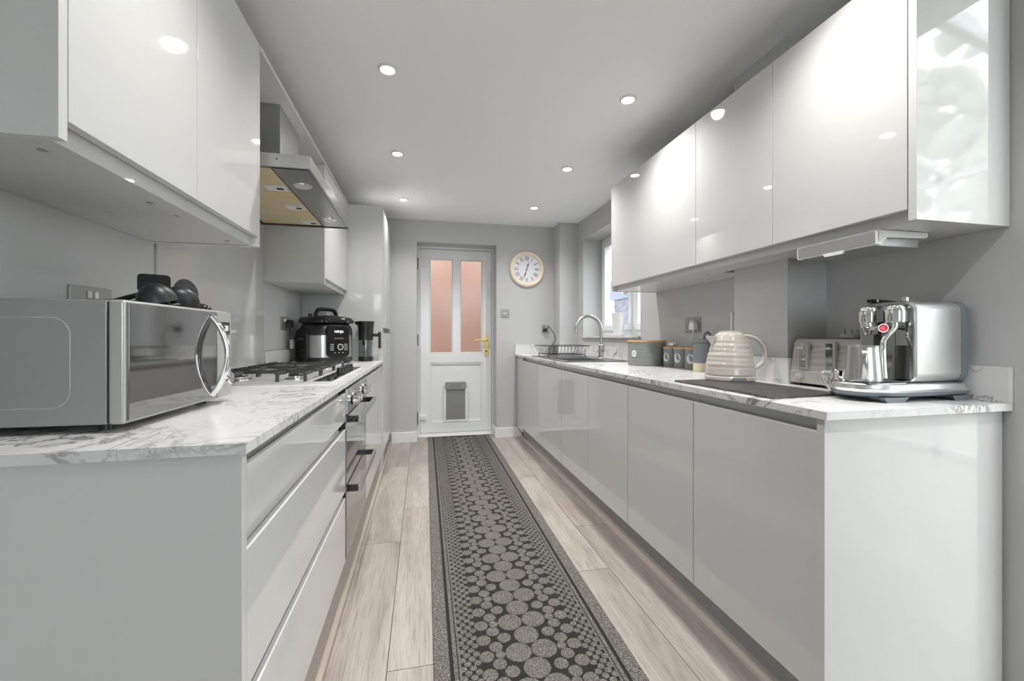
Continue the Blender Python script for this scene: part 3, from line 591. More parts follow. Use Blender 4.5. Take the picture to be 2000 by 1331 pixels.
# ------------------------------------------------------------------ sink, tap, rack, pot
t = thing('sink', 'dark grey inset sink with drainer in the right worktop', 'sink', (1.24, 3.29, WT))
bm = bmesh.new(); BX0, BX1, BY0, BY1 = 1.045, 1.345, 2.865, 3.285
slab_hole(bm, [SX0, BX0, BX1, SX1], [SY0, BY0, BY1, SY1], WT+.0005, WT+.007, {(1, 1)}); finish('rim', bm, 'sinkc', t)
bm = bmesh.new(); d = .09; zf = WT-d
for b in ((BX0-.004, BX0, BY0-.004, BY1+.004, zf, WT+.0005), (BX1, BX1+.004, BY0-.004, BY1+.004, zf, WT+.0005), (BX0, BX1, BY0-.004, BY0, zf, WT+.0005), (BX0, BX1, BY1, BY1+.004, zf, WT+.0005), (BX0, BX1, BY0, BY1, zf-.004, zf)): abox(bm, *b)
finish('bowl', bm, 'sinkc', t)
lathe('drain', [(0, 0), (.035, 0), (.033, .004), (0, .004)], 'steel', t, ((BX0+BX1)/2, (BY0+BY1)/2, zf), 24)
for i in range(7): box('drainer_rib', SX0+.06+i*.055, SX0+.068+i*.055, 3.34, 3.73, WT+.007, WT+.010, 'sinkc', t, .001)
tx, ty = 1.395, 3.085
t = thing('tap', 'brushed steel swan neck tap over the sink', 'tap', (tx, ty, WT+.007))
lathe('tap_body', [(0, 0), (.026, 0), (.026, .006), (.021, .010), (.020, .085), (.022, .088), (.022, .110), (.014, .116), (0, .116)], 'steel', t, (tx, ty, WT+.007), 24)
zt_ = 1.226; R_ = .112; z0_ = zt_-R_
arc = [(tx-.0, ty, WT+.12)]+[(tx, ty, z0_-.02)]+[(tx-R_+R_*math.cos(math.radians(a)), ty-.03*(a/180), z0_+R_*math.sin(math.radians(a))) for a in range(0, 166, 11)]
arc.append((arc[-1][0]-.004, arc[-1][1], arc[-1][2]-.055)); tube('spout', arc, .0125, 'steel', t, 14)
for s, yy in ((-1, -.034), (1, .034)):
    lv = lathe('tap_valve', [(0, 0), (.012, 0), (.014, .006), (.014, .020), (0, .022)], 'steel', t, (tx+.004, ty+s*.019, WT+.075), 16, '-y' if s < 0 else 'z')
    tube('tap_lever', [(tx+.004, ty+s*.036, WT+.075), (tx+.012, ty+s*.040, WT+.135)], [.006, .004], 'steel', t, 8)
t = thing('dish_rack', 'black wire dish rack with cutlery caddy on the drainer', 'dish rack', (1.22, 3.55, WT+.01))
z0, z1 = WT+.030, WT+.105; ra, rb, rc, rd = 1.03, 1.40, 3.36, 3.70
bm = bmesh.new(); rect = lambda e, z: [(ra-e, rc-e, z), (rb+e, rc-e, z), (rb+e, rd+e, z), (ra-e, rd+e, z)]
tube_bm(bm, [p for a, b in zip(rect(.02, z1), rect(.02, z1)[1:]+rect(.02, z1)[:1]) for p in (Vector(a).lerp(Vector(b), .05), Vector(a).lerp(Vector(b), .95))], .0032, 6, True)
tube_bm(bm, [p for a, b in zip(rect(-.02, z0), rect(-.02, z0)[1:]+rect(-.02, z0)[:1]) for p in (Vector(a).lerp(Vector(b), .05), Vector(a).lerp(Vector(b), .95))], .0028, 6, True)
for i in range(11):
    x = ra+.03+i*(rb-ra-.06)/10; tube_bm(bm, [(x, rc-.02, z1), (x, rc+.02, z0), (x, rd-.02, z0), (x, rd+.02, z1)], .0018, 5)
for i in range(6):
    y = rc+.03+i*(rd-rc-.06)/5; tube_bm(bm, [(ra-.02, y, z1), (ra+.02, y, z0)], .0018, 5); tube_bm(bm, [(rb+.02, y, z1), (rb-.02, y, z0)], .0018, 5)
tag(finish('wire_basket', bm, 'black', t, 50), kind='stuff')
for (x, y) in ((ra+.02, rc+.02), (rb-.02, rc+.02), (ra+.02, rd-.02), (rb-.02, rd-.02)): tube('foot', [(x, y, z0), (x, y, WT+.0104)], .004, 'black', t, 8)
bm = bmesh.new(); ca, cb, cc_, ce = ra-.005, ra+.075, rc-.055, rc-.022
for i in range(9):
    for j in range(4):
        pass
for k in range(7):
    z = z0+.006+k*.011; tube_bm(bm, [(ca, cc_, z), (cb, cc_, z), (cb, ce, z), (ca, ce, z)], .0014, 4, True)
for i in range(9):
    x = ca+i*(cb-ca)/8; tube_bm(bm, [(x, cc_, z1-.004), (x, cc_, z0), (x, ce, z0), (x, ce, z1-.004)], .0014, 4)
tag(finish('cutlery_caddy', bm, 'black', t, 50), kind='stuff')
tag(lathe('plant_pot', [(0, 0), (.040, 0), (.045, .004), (.058, .195), (.058, .200), (.054, .200), (.050, .15), (0, .15)], 'wht', None, (1.672, 3.34, 1.071), 36, org=Vector((1.672, 3.34, 1.071))), 'tall white pot standing on the kitchen window sill', 'pot')
# ------------------------------------------------------------------ canisters
def can(nm, lb, c, r, h, lid, group, ax):
    t = thing(nm, lb, 'canister' if group else 'bread bin', c, group=group)
    hb = h-lid; prof = [(0, 0), (r*.97, 0), (r, .004)]
    for k in range(1, 8): prof += [(r, hb*k/8-.002), (r*1.012, hb*k/8), (r, hb*k/8+.002)] if k in (2, 5, 6, 7) else [(r, hb*k/8)]
    lathe('body', prof+[(r, hb-.002), (r*.98, hb), (0, hb)], 'cgrey', t, c, 40)
    lathe('lid', [(0, hb), (r*1.02, hb), (r*1.035, hb+.003), (r*1.035, h-.003), (r*1.02, h), (0, h)], 'bamboo', t, c, 40)
    # oval label on the side facing the kitchen
    pts = []
    for i in range(20):
        a = 2*math.pi*i/20; w, hh = (.018, .022) if not group else (.021, .027); th = ax+w*math.cos(a)/r; pts.append((th, c[2]+hb*.52+hh*math.sin(a)))
    bm = bmesh.new(); loft(bm, [[(c[0]+q*r*math.cos(a), c[1]+q*r*math.sin(a), z) for a, z in pts] for q in (.99, 1.022)]); lab = finish('label', bm, 'wht', t)
    for dz in (-.006, .0, .006):
        bm = bmesh.new(); loft(bm, [[(c[0]+q*r*math.cos(a), c[1]+q*r*math.sin(a), z) for a, z in ((ax-.010/r, c[2]+hb*.52+dz-.001), (ax+.010/r, c[2]+hb*.52+dz-.001), (ax+.010/r, c[2]+hb*.52+dz+.001), (ax-.010/r, c[2]+hb*.52+dz+.001))] for q in (1.021, 1.026)]); finish('label_print', bm, 'cgrey', lab)
can('bread_bin', 'round grey bread bin with bamboo lid beside the sink', (1.432, 2.462, WT), .118, .160, .012, None, math.pi+.35)
can('canister', 'grey canister with bamboo lid next to the bread bin', (1.512, 2.306, WT), .049, .122, .010, 'grey storage canisters', math.pi+.25)
can('canister', 'middle one of the three small grey canisters with bamboo lids', (1.512, 2.194, WT), .049, .122, .010, 'grey storage canisters', math.pi+.30)
can('canister', 'grey canister with bamboo lid next to the tall blue-grey bottle', (1.512, 2.087, WT), .049, .122, .010, 'grey storage canisters', math.pi+.50)
bm = bmesh.new()
for k in range(3):
    lathe_bm(bm, [(0, 0), (.010, .004), (.014, .012), (.010, .021), (.003, .027), (0, .030)], (1.512+.014*math.cos(k*2.1), 2.296+.014*math.sin(k*2.1), WT+.122), 12)
tag(finish('garlic_bulb', bm, 'wht', None, 60, Vector((1.512, 2.296, WT+.122))), 'small white garlic bulb on the canister beside the bread bin', 'garlic')
t = thing('bottle', 'tall blue-grey bottle with cream base and loop handle', 'bottle', (1.462, 1.945, WT))
lathe('body', [(0, .045), (.0485, .045), (.0485, .150), (.046, .152), (0, .152)], 'bottle', t, (1.462, 1.945, WT), 36)
lathe('base', [(0, 0), (.047, 0), (.0495, .004), (.0495, .045), (0, .045)], 'cream', t, (1.462, 1.945, WT), 36)
lathe('cap', [(0, .152), (.0475, .153), (.049, .156), (.049, .168), (.046, .172), (0, .172)], 'bottle', t, (1.462, 1.945, WT), 36)
tube('loop_handle', [(1.478+.020*math.cos(math.radians(a)), 1.93, WT+.170+.038*math.sin(math.radians(a))) for a in range(0, 181, 15)], .006, 'bluegrey', t, 8)
t = thing('roll_holder', 'white upright pole of a kitchen roll holder behind the kettle', 'holder', (1.515, 1.795, WT))
lathe('base', [(0, 0), (.05, 0), (.05, .006), (.045, .010), (0, .010)], 'wht', t, (1.515, 1.795, WT), 32)
lathe('pole', [(0, .010), (.0075, .010), (.0075, .295), (.0095, .298), (.0095, .304), (.004, .308), (.004, .313), (0, .315)], 'wht', t, (1.515, 1.795, WT), 18)
# ------------------------------------------------------------------ slate board, kettle
bm = bmesh.new(); outl = []
cor = [(1.008, 1.030), (1.285, 1.052), (1.277, 1.512), (1.008, 1.515)]
for (a, b) in zip(cor, cor[1:]+cor[:1]):
    for i in range(26): q = i/26; outl.append((a[0]+(b[0]-a[0])*q+random.uniform(-.0015, .0015), a[1]+(b[1]-a[1])*q+random.uniform(-.0015, .0015)))
loft(bm, [[(x, y, WT+.0002) for x, y in outl], [(x+random.uniform(-.0015, .0015), y+random.uniform(-.0015, .0015), WT+.004) for x, y in outl], [(1.145+(x-1.145)*.985, 1.27+(y-1.27)*.99, WT+.0075) for x, y in outl]])
tag(finish('slate_board', bm, 'slate', None, 25, Vector((1.145, 1.27, WT))), 'rectangular dark slate board with rough edges on the right worktop', 'slate board')
KZ = WT+.0078; t = thing('kettle', 'cream rippled electric kettle with chrome-edged handle', 'kettle', (1.235, 1.478, KZ), math.atan2(-.33, .94), local=True)
lathe('power_base', [(0, 0), (.093, 0), (.096, .004), (.096, .014), (.092, .019), (0, .019)], 'kettle', t, seg=48)
bm = bmesh.new(); rings = []
prof = [(.019, .0915), (.024, .0935), (.06, .0900), (.10, .0820), (.14, .0705), (.17, .0600), (.183, .0540), (.190, .0480), (.194, .0430)]
def kr(z):
    for (a, ra_), (b, rb_) in zip(prof, prof[1:]):
        if a <= z <= b: return ra_+(rb_-ra_)*(z-a)/(b-a)
    return prof[-1][1]
NZ = 60
for i in range(NZ+1):
    z = .019+(.194-.019)*i/NZ; ring = []
    for k in range(48):
        a = 2*math.pi*k/48; am = .0008 if .05 < z < .172 else 0
        w = math.sin((z+.004*math.sin(a+1))*330)+.7*math.sin((z-.006*math.sin(a*1+2.2))*190+1)
        r = kr(z)+am*w; ring.append((r*math.cos(a), r*math.sin(a), z))
    rings.append(ring)
loft(bm, rings); finish('body', bm, 'kettle', t, 40)
lathe('lid', [(0, .1942), (.041, .1942), (.040, .198), (.03, .200), (0, .201)], 'kettle', t, seg=40)
bm = bmesh.new(); loft(bm, [[(-.058, -.022, .178), (-.058, .022, .178), (-.068, .014, .145), (-.068, -.014, .145)], [(-.092, -.004, .183), (-.092, .004, .183), (-.0925, .003, .179), (-.0925, -.003, .179)]]); finish('spout', bm, 'kettle', t)
hp = smoothpts([(.048, 0, .180), (.075, 0, .178), (.105, 0, .166), (.128, 0, .138), (.136, 0, .105), (.128, 0, .075), (.108, 0, .054), (.088, 0, .046)])
tube('handle', hp, .0085, 'kettle', t, 12, flat=1.5); tube('handle_trim', [(p.x+.006*(1 if p.x > .08 else .2), p.y, p.z+(.006 if p.z > .1 else -.004)) for p in hp], .0045, 'chrome', t, 8)
bm = bmesh.new(); loft(bm, [[(kr(z)*.985, -.012, z), (kr(z)*.985, .012, z), (kr(z)+.006, .010, z), (kr(z)+.006, -.010, z)] for z in (.022, .05, .08, .11, .14, .165, .180)]); finish('handle_spine', bm, 'kettle', t)
prism('switch', [(-.030, .006), (.030, .006), (.022, .016), (-.022, .016)], 'y', -.0975, -.09, 'bluegrey', t)
# ------------------------------------------------------------------ toaster
t = thing('toaster', 'grey cream four slice toaster with ribbed front behind the jugs', 'toaster', (1.485, 1.222, WT))
TY0, TY1 = 1.075, 1.348; zb = WT+.010
pf = [(1.400, zb), (1.398, zb+.010), (1.398, zb+.044), (1.402, zb+.048)]
for k in range(0, 23):
    q = k/22; z = zb+.050+q*.098; pf.append((1.402+.016*q+(.0022 if k in (4, 9, 10, 15, 19) else 0), z))
pf += [(1.424, zb+.158), (1.432, zb+.165), (1.445, zb+.168), (1.540, zb+.168), (1.556, zb+.162), (1.564, zb+.15), (1.570, zb)]
prism('body', pf, 'y', TY0, TY1, 'toaster', t, bev=0)
for i, y in enumerate((1.292, 1.187)):
    fr = box('lever_frame', 1.396, 1.412, y-.020, y+.020, zb+.052, zb+.156, 'toaster', t, .004); box('lever_slot', 1.3945, 1.397, y-.012, y+.012, zb+.060, zb+.150, 'mirror', fr)
    box('lever', 1.380, 1.396, y-.014, y+.014, zb+.128, zb+.136, 'chrome', fr, .002)
    lathe('dial', [(0, 0), (.014, 0), (.013, .012), (.009, .014), (0, .014)], 'toaster', t, (1.398, y+.010, zb+.025), 24, '-x')
disc('emblem', (1.398, 1.24, zb+.025), .008, .0015, 'toaster', t, '-x', 20)
for x in (1.41, 1.56):
    for y in (TY0+.03, TY1-.03): disc('foot', (x, y, WT), .010, .010, 'black', t)
for x in (1.452, 1.495, 1.538): box('bread_slot', x-.012, x+.012, TY0+.03, TY1-.03, zb+.1678, zb+.1686, 'dark', t)
t = thing('plug_adaptor', 'round grey adaptor with three pins lying on the toaster', 'adaptor', (1.47, 1.165, zb+.1688))
lathe('adaptor_body', [(0, 0), (.034, 0), (.036, .003), (.036, .013), (.034, .016), (0, .016)], 'device', t, (1.47, 1.165, zb+.1688), 32)
for dx, dy, h in ((-.006, .020, .018), (.004, .004, .012), (.004, -.014, .014)):
    box('pin', 1.47+dx-.003, 1.47+dx+.003, 1.165+dy-.002, 1.165+dy+.002, zb+.1848, zb+.1848+h, 'chrome', t)
# ------------------------------------------------------------------ jugs
t = thing('jug', 'small polished steel jug between slate board and coffee machine', 'jug', (1.337, 1.103, WT))
lathe('jug_body', [(0, 0), (.022, 0), (.024, .003), (.0235, .060), (.025, .075), (.0235, .075), (.022, .060), (.022, .004), (0, .004)], 'chrome', t, (1.337, 1.103, WT), 32)
tube('jug_handle', smoothpts([(1.316, 1.113, WT+.070), (1.298, 1.127, WT+.066), (1.301, 1.125, WT+.035), (1.317, 1.113, WT+.012)]), .004, 'chrome', t, 8)
PX, PY, PZ = 1.268, .973, .9325
t = thing('milk_jug', 'brushed steel milk jug standing on the coffee machine drip tray', 'jug', (PX, PY, PZ))
lathe('jug_body', [(0, 0), (.041, 0), (.045, .004), (.0455, .012), (.0415, .060), (.038, .098), (.040, .106), (.0385, .106), (.037, .098), (.040, .06), (.043, .01), (0, .006)], 'steel', t, (PX, PY, PZ), 40)
u = Vector((-.76, -.65, 0)); w = Vector((PX, PY, PZ))
tube('jug_handle', smoothpts([w+u*.038+Vector((0, 0, .088)), w+u*.057+Vector((0, 0, .087)), w+u*.061+Vector((0, 0, .055)), w+u*.051+Vector((0, 0, .026)), w+u*.044+Vector((0, 0, .012))]), .0055, 'steelv', t, 10, flat=1.5)
# ------------------------------------------------------------------ coffee machine
t = thing('coffee_machine', 'polished steel espresso machine with steam wand at the near end of the right worktop', 'coffee machine', (1.40, .98, WT))
def plan(e, x0=1.195):
    yc, hw = .980, .086-e; pts = []
    for i in range(17):
        a = math.radians(90+180*i/16); pts.append((x0+.105+(.105-e)*math.cos(a), yc+hw*math.sin(a)))
    return pts+[(1.552-e, yc-hw), (1.567-e, yc-hw+.015), (1.567-e, yc+hw-.015), (1.552-e, yc+hw)]
bm = bmesh.new(); loft(bm, [[(x, y, z) for x, y in plan(e)] for z, e in ((WT+.014, .012), (WT+.020, .003), (WT+.026, 0))]); finish('foot_skirt', bm, 'bluegrey', t)
for (x, y) in ((1.29, .925), (1.54, .925), (1.29, 1.035), (1.54, 1.035)): bm = bmesh.new(); loft(bm, [[(x-.03, y-.022, WT), (x+.03, y-.022, WT), (x+.03, y+.022, WT), (x-.03, y+.022, WT)], [(x-.045, y-.025, WT+.0145), (x+.045, y-.025, WT+.0145), (x+.045, y+.025, WT+.0145), (x-.045, y+.025, WT+.0145)]]); finish('foot', bm, 'bluegrey', t)
bm = bmesh.new(); loft(bm, [[(x, y, z) for x, y in plan(e)] for z, e in ((WT+.0262, .002), (WT+.030, .0), (WT+.033, .004), (WT+.036, .006), (WT+.048, .008), (WT+.051, .012))]); finish('base', bm, 'machine', t, 30)
box('drip_tray', 1.225, 1.352, .920, 1.040, WT+.0508, WT+.0522, 'mirror', t)
for i in range(4): box('tray_slot', 1.31+.0, 1.345, .925+i*.028, .935+i*.028, WT+.0522, WT+.0526, 'dark', t)
MX0, MX1, MY0, MY1, MZ0, MZ1 = 1.362, 1.556, .902, 1.058, WT+.050, 1.168
bm = bmesh.new(); loft(bm, [[(x, y, z) for y, z in rrect(MY1-MY0-2*e, MZ1-MZ0-e, .030, 6, (MY0+MY1)/2, (MZ0+MZ1)/2-e/2)] for x, e in ((MX0, .004), (MX0+.004, 0), (MX1, 0), (MX1+.006, .004))]); finish('housing', bm, 'machine', t, 30)
bm = bmesh.new(); loft(bm, [[(x, y, z) for y, z in rrect(MY1-MY0+.002, MZ1-MZ0+.002, .031, 6, (MY0+MY1)/2, (MZ0+MZ1)/2)] for x in (1.532, 1.5575)]); finish('back_cover', bm, 'bluegrey', t, 30)
bm = bmesh.new(); loft(bm, [[(x, y, z) for y, z in rrect(.140, MZ1-MZ0-.012, .026, 6, .980, (MZ0+MZ1)/2)] for x in (MX0-.003, MX0+.001)]); fp = finish('front_plate', bm, 'mirror', t)
prism('front_lower', rrect(.136, .138, .004, 3, .980, MZ0+.078), 'x', MX0-.0045, MX0-.003, 'mirror', t)
box('front_seam', MX0-.005, MX0-.0044, .9515, .9525, MZ0+.012, MZ0+.145, 'dark', t); prism('front_window', rrect(.022, .05, .010, 5, 1.000, MZ0+.118), 'x', MX0-.0056, MX0-.0044, 'dark', t)
bm = bmesh.new(); loft(bm, [[(x, y, z) for y, z in rrect(.150-e, 1.160-MZ0-e, .028, 6, .980, (MZ0+1.160)/2)] for x, e in ((MX1+.006, 0), (1.566, .006), (1.569, .014))]); finish('water_tank', bm, 'bluegrey', t, 30)
for y, nm in ((1.010, 'brew_head'), (.936, 'steam_head')):
    lathe(nm, [(0, 1.105), (.022, 1.105), (.0235, 1.109), (.0235, 1.138), (.020, 1.151), (.012, 1.158), (0, 1.160)], 'chrome', t, (1.335, y, 0), 32); box('head_mount', 1.335, MX0, y-.018, y+.018, 1.108, 1.148, 'chrome', t, .004)
lathe('brew_spout', [(0, 1.070), (.008, 1.070), (.012, 1.088), (.018, 1.095), (.018, 1.105), (0, 1.105)], 'chrome', t, (1.332, 1.010, 0), 24)
tube('brew_lever', [(1.332, 1.006, 1.090), (1.318, .975, 1.090), (1.308, .954, 1.090)], [.006, .006, .010], 'chrome', t, 12)
rd = Vector((-.55, -.83, 0)); kn = lathe('lever_ring', [(.0108, 0), (.0108, .006), (.0120, .006), (.0120, 0)], 'mirror', t, (0, 0, 0), 24, '-y', ring=True)
c2 = Vector((1.304, .948, 1.089)); 
def orient(o, c, dirv):
    a = math.atan2(dirv[1], dirv[0])+math.pi/2; o.data.transform(Matrix.Translation(Vector((0,0,0)))); mx = Matrix.Translation(Vector(c)-ORG[t]) @ Matrix.Rotation(a, 4, 'Z') @ Matrix.Translation(ORG[t]); o.data.transform(mx)
orient(kn, c2, rd); kr_ = lathe('lever_cap', [(0, .001), (.006, .001), (.0106, .005), (.0106, .0065), (.0060, .0030), (0, .0030)], 'red', kn, (0, 0, 0), 20, '-y'); orient(kr_, c2, rd)
tube('steam_wand', smoothpts([(1.335, .936, 1.106), (1.334, .937, 1.090), (1.322, .945, 1.070), (1.308, .948, 1.050), (1.303, .945, 1.020), (1.300, .940, .958)]), .0068, 'chrome', t, 12); tube('wand_tip', [(1.300, .940, .958), (1.2995, .939, .944)], .0072, 'chrome', t, 12)
lathe('top_button', [(0, 0), (.0085, 0), (.0085, .014), (.007, .016), (0, .016)], 'chrome', t, (1.40, .955, MZ1-.002), 18)
bm = bmesh.new(); loft(bm, [[(1.362, 1.035, MZ1+.004), (1.362, 1.010, MZ1+.004), (1.362, 1.010, MZ1+.012), (1.362, 1.035, MZ1+.012)], [(1.375, 1.033, MZ1+.001), (1.375, 1.005, MZ1+.001), (1.375, 1.005, MZ1+.010), (1.375, 1.033, MZ1+.010)], [(1.40, .985, MZ1-.001), (1.40, .968, MZ1-.001), (1.40, .968, MZ1+.002), (1.40, .985, MZ1+.002)]]); finish('pod_lever', bm, 'blackg', t)
# ------------------------------------------------------------------ microwave (local: y along the front, x out of the front)
t = thing('microwave', 'silver microwave oven with mirrored door on the left worktop', 'microwave', (-.553, .935, WT), -.029, local=True)
box('casing', -.318, -.037, .003, .412, .015, .255, 'mwbody', t, .004)
box('front_frame', -.034, -.006, 0, .415, .015, .256, 'mwfront', t, .006, 3)
box('casing_gap', -.0372, -.0338, .006, .409, .018, .252, 'dark', t)
def rring(nm, x0, cy, cz, w, h, r, wd_, hh, mt, par):
    bm = bmesh.new(); o1 = rrect(w, h, r, 8, cy, cz); i1 = rrect(w-2*wd_, h-2*wd_, r-wd_, 8, cy, cz); n = len(o1)
    rings = [[(p[0], x0, p[1]) for p in o1], [(p[0], x0-hh, p[1]) for p in i1]]; loft(bm, [[(p[0], 0.0035, p[1]) for p in o1], [((p[0]+q[0])/2, .0035-hh, (p[1]+q[1])/2) for p, q in zip(o1, i1)], [(q[0], .0035, q[1]) for q in i1]], cap=False); return finish(nm, bm, mt, par)
rring('side_emboss', 0, -.28, .135, .37, .175, .035, .004, .0016, 'mwfront', t)
disc('screw', (-.215, .003, .030), .005, .002, 'chrome', t, '-y', 12)
dw = box('door_glass', -.006, -.0015, .006, .334, .021, .250, 'mwglass', t, .001)
cp = box('control_panel', -.006, -.001, .338, .412, .019, .252, 'mwfront', t, .001)
box('display', -.001, .0002, .360, .402, .190, .225, 'blackg', cp)
text('display_digits', '20', .022, 'disp', cp, (.0006, .383, .2075), (math.pi/2, 0, math.pi/2), .0002)
for i, z in enumerate((.165, .145, .125)): disc('button', (-.001, .382, z-.012), .006, .004, 'chrome', cp, 'x', 16)
lathe('dial', [(0, 0), (.019, 0), (.018, .014), (.014, .017), (0, .017)], 'chrome', cp, (-.001, .380, .068), 28, 'x')
hb = [(-.002+.036*math.sin(math.pi*q/16)**.8, .310+.006*math.sin(math.pi*q/16), .030+.208*q/16) for q in range(17)]
tube('door_handle', hb, .0075, 'chrome', dw, 12, flat=1.3)
for x in (-.29, -.06):
    for y in (.04, .375): disc('foot', (x, y, 0), .012, .0152, 'black', t, seg=14)
# ------------------------------------------------------------------ black utensils on the microwave
MT = WT+.2565
def bowl_tool(nm, lb, c, sx, sy, sz, rot, hdir, hl, mt='nylon'):
    t = thing(nm, lb, 'utensil', (c[0], c[1], MT)); bm = bmesh.new()
    outer = []; n = 24
    prof = [(.02, 1), (.35, .94), (.62, .78), (.83, .55), (.95, .28), (1, 0), (.96, 0), (.90, .25), (.76, .50), (.5, .74), (.02, .9)]
    loft(bm, [[(r*math.cos(2*math.pi*i/n)*sx, r*math.sin(2*math.pi*i/n)*sy, z*sz) for i in range(n)] for r, z in prof])
    bmesh.ops.transform(bm, matrix=Matrix.Translation(c) @ Matrix.Rotation(rot[2], 4, 'Z') @ Matrix.Rotation(rot[0], 4, 'X') @ Matrix.Rotation(rot[1], 4, 'Y'), verts=bm.verts)
    zmin = min(v.co.z for v in bm.verts)
    if zmin < MT+.0004: bmesh.ops.translate(bm, verts=bm.verts, vec=(0, 0, MT+.0004-zmin))
    finish('bowl', bm, mt, t, 60)
    a = Vector(c)+Vector(hdir)*min(sx, sy)*.8; b = a+Vector(hdir)*hl; a.z = max(a.z, MT+.012); b.z = MT+.008
    tube('handle', [a, a.lerp(b, .5), b], [.006, .007, .006], mt, t, 8, flat=1.4); return t
hdv = (-.93, -.35, 0)
bowl_tool('ladle', 'large black nylon ladle lying upside down on the microwave', (-.648, 1.205, MT+.012), .043, .038, .050, (.15, -.25, .3), hdv, .12)
bowl_tool('serving_spoon', 'black nylon serving spoon leaning on the ladle on the microwave', (-.632, 1.272, MT+.015), .044, .032, .038, (.35, .5, .5), (-.98, -.05, 0), .12)
bowl_tool('pasta_spoon', 'low glossy black spoon at the right of the utensils on the microwave', (-.612, 1.318, MT+.001), .034, .026, .018, (.0, .1, .7), (-.98, .15, 0), .12, 'blackg')
def flat_tool(nm, lb, poly, c, nrm, thick, slots, hdir):
    t = thing(nm, lb, 'utensil', (c[0], c[1], MT)); nv = Vector(nrm).normalized(); u = Vector((-nv.y, nv.x, 0)).normalized(); v = nv.cross(u); v = v if v.z > 0 else -v
    bm = bmesh.new(); loft(bm, [[Vector(c)+u*p[0]+v*p[1]+nv*h for p in poly] for h in (-thick/2, thick/2)]); o = finish('blade', bm, 'nylon', t)
    for (sx, sy, sw, shh) in slots:
        bm = bmesh.new(); loft(bm, [[Vector(c)+u*p[0]+v*p[1]+nv*h for p in rrect(sw, shh, sw/2.2, 4, sx, sy)] for h in (-thick/2-.0006, thick/2+.0006)]); finish('slot', bm, 'wht', t)
    a = Vector(c)+v*-.02; b = Vector((c[0]+hdir[0], c[1]+hdir[1], MT+.008)); tube('handle', [a, a.lerp(b, .5), b], [.006, .007, .006], 'nylon', t, 8); return t
flat_tool('turner', 'black nylon turner with a square blade behind the ladle', rrect(.068, .05, .010, 4), (-.700, 1.285, MT+.070), (.45, -.85, .25), .004, [], (-.13, .0))
flat_tool('slotted_spoon', 'round black slotted spoon standing behind the other utensils', [(.030*math.cos(2*math.pi*i/28), .040*math.sin(2*math.pi*i/28)) for i in range(28)], (-.655, 1.345, MT+.052), (.75, -.60, .2), .005, [(-.004, -.006, .006, .014), (.008, -.008, .006, .013)], (-.13, .0))
# ------------------------------------------------------------------ gas hob
t = thing('gas_hob', 'stainless steel five burner gas hob with black pan supports', 'hob', (-.59, 2.16, WT))
GX0, GX1, GY0, GY1 = -.845, -.338, 1.735, 2.590
bm = bmesh.new(); loft(bm, [[(x, y, z) for x, y in rrect(GX1-GX0-2*e, GY1-GY0-2*e, .012, 3, (GX0+GX1)/2, (GY0+GY1)/2)] for z, e in ((WT+.0003, 0), (WT+.004, 0), (WT+.007, .006))]); finish('hob_plate', bm, 'hobsteel', t)
box('hob_well', GX0+.02, -.430, GY0+.02, GY1-.02, WT+.007, WT+.0082, 'hobsteel', t)
box('control_glass', -.424, GX1-.012, GY0+.03, GY1-.03, WT+.007, WT+.0080, 'mirror', t)
for i in range(5):
    y = 2.20+i*.072; k = lathe('hob_knob', [(0, 0), (.019, 0), (.019, .004), (.016, .006), (.0155, .020), (.013, .022), (0, .022)], 'black', t, (-.400, y, WT+.008), 22); disc('knob_cap', (-.400, y, WT+.030), .0145, .0015, 'chrome', k, seg=20)
BUR = [(-.735, 1.885, .036), (-.515, 1.885, .030), (-.625, 2.162, .046), (-.735, 2.440, .030), (-.515, 2.440, .026)]
for x, y, r in BUR:
    b = lathe('burner', [(0, 0), (r+.014, 0), (r+.012, .004), (r, .006), (r, .014), (r-.003, .016), (0, .016)], 'steel', t, (x, y, WT+.008), 28); lathe('burner_cap', [(0, .016), (r-.002, .016), (r+.001, .019), (r-.004, .024), (0, .024)], 'iron', b, (x, y, WT+.008), 28)
for (a, b_) in ((GY0+.025, 2.020), (2.026, 2.298), (2.304, GY1-.025)):
    z0, z1 = WT+.034, WT+.044; lst = []; x0, x1 = GX0+.035, -.445; ym = (a+b_)/2
    for x in (x0, x0+.10, x1-.11, x1-.010):
        lst += [(x, x+.010, a, ym-.030, z0, z1), (x, x+.010, ym+.030, b_, z0, z1)]+[(x, x+.010, y, y+.013, WT+.0083, z0) for y in (a, b_-.013)]
    lst += [(x0, x1, ym-.035, ym-.027, z0, z1), (x0, x1, ym+.027, ym+.035, z0, z1), (x0, x0+.10, a, a+.009, z0, z1), (x1-.11, x1, b_-.009, b_, z0, z1)]
    tag(boxes('pan_support', lst, 'iron', t), kind=None)
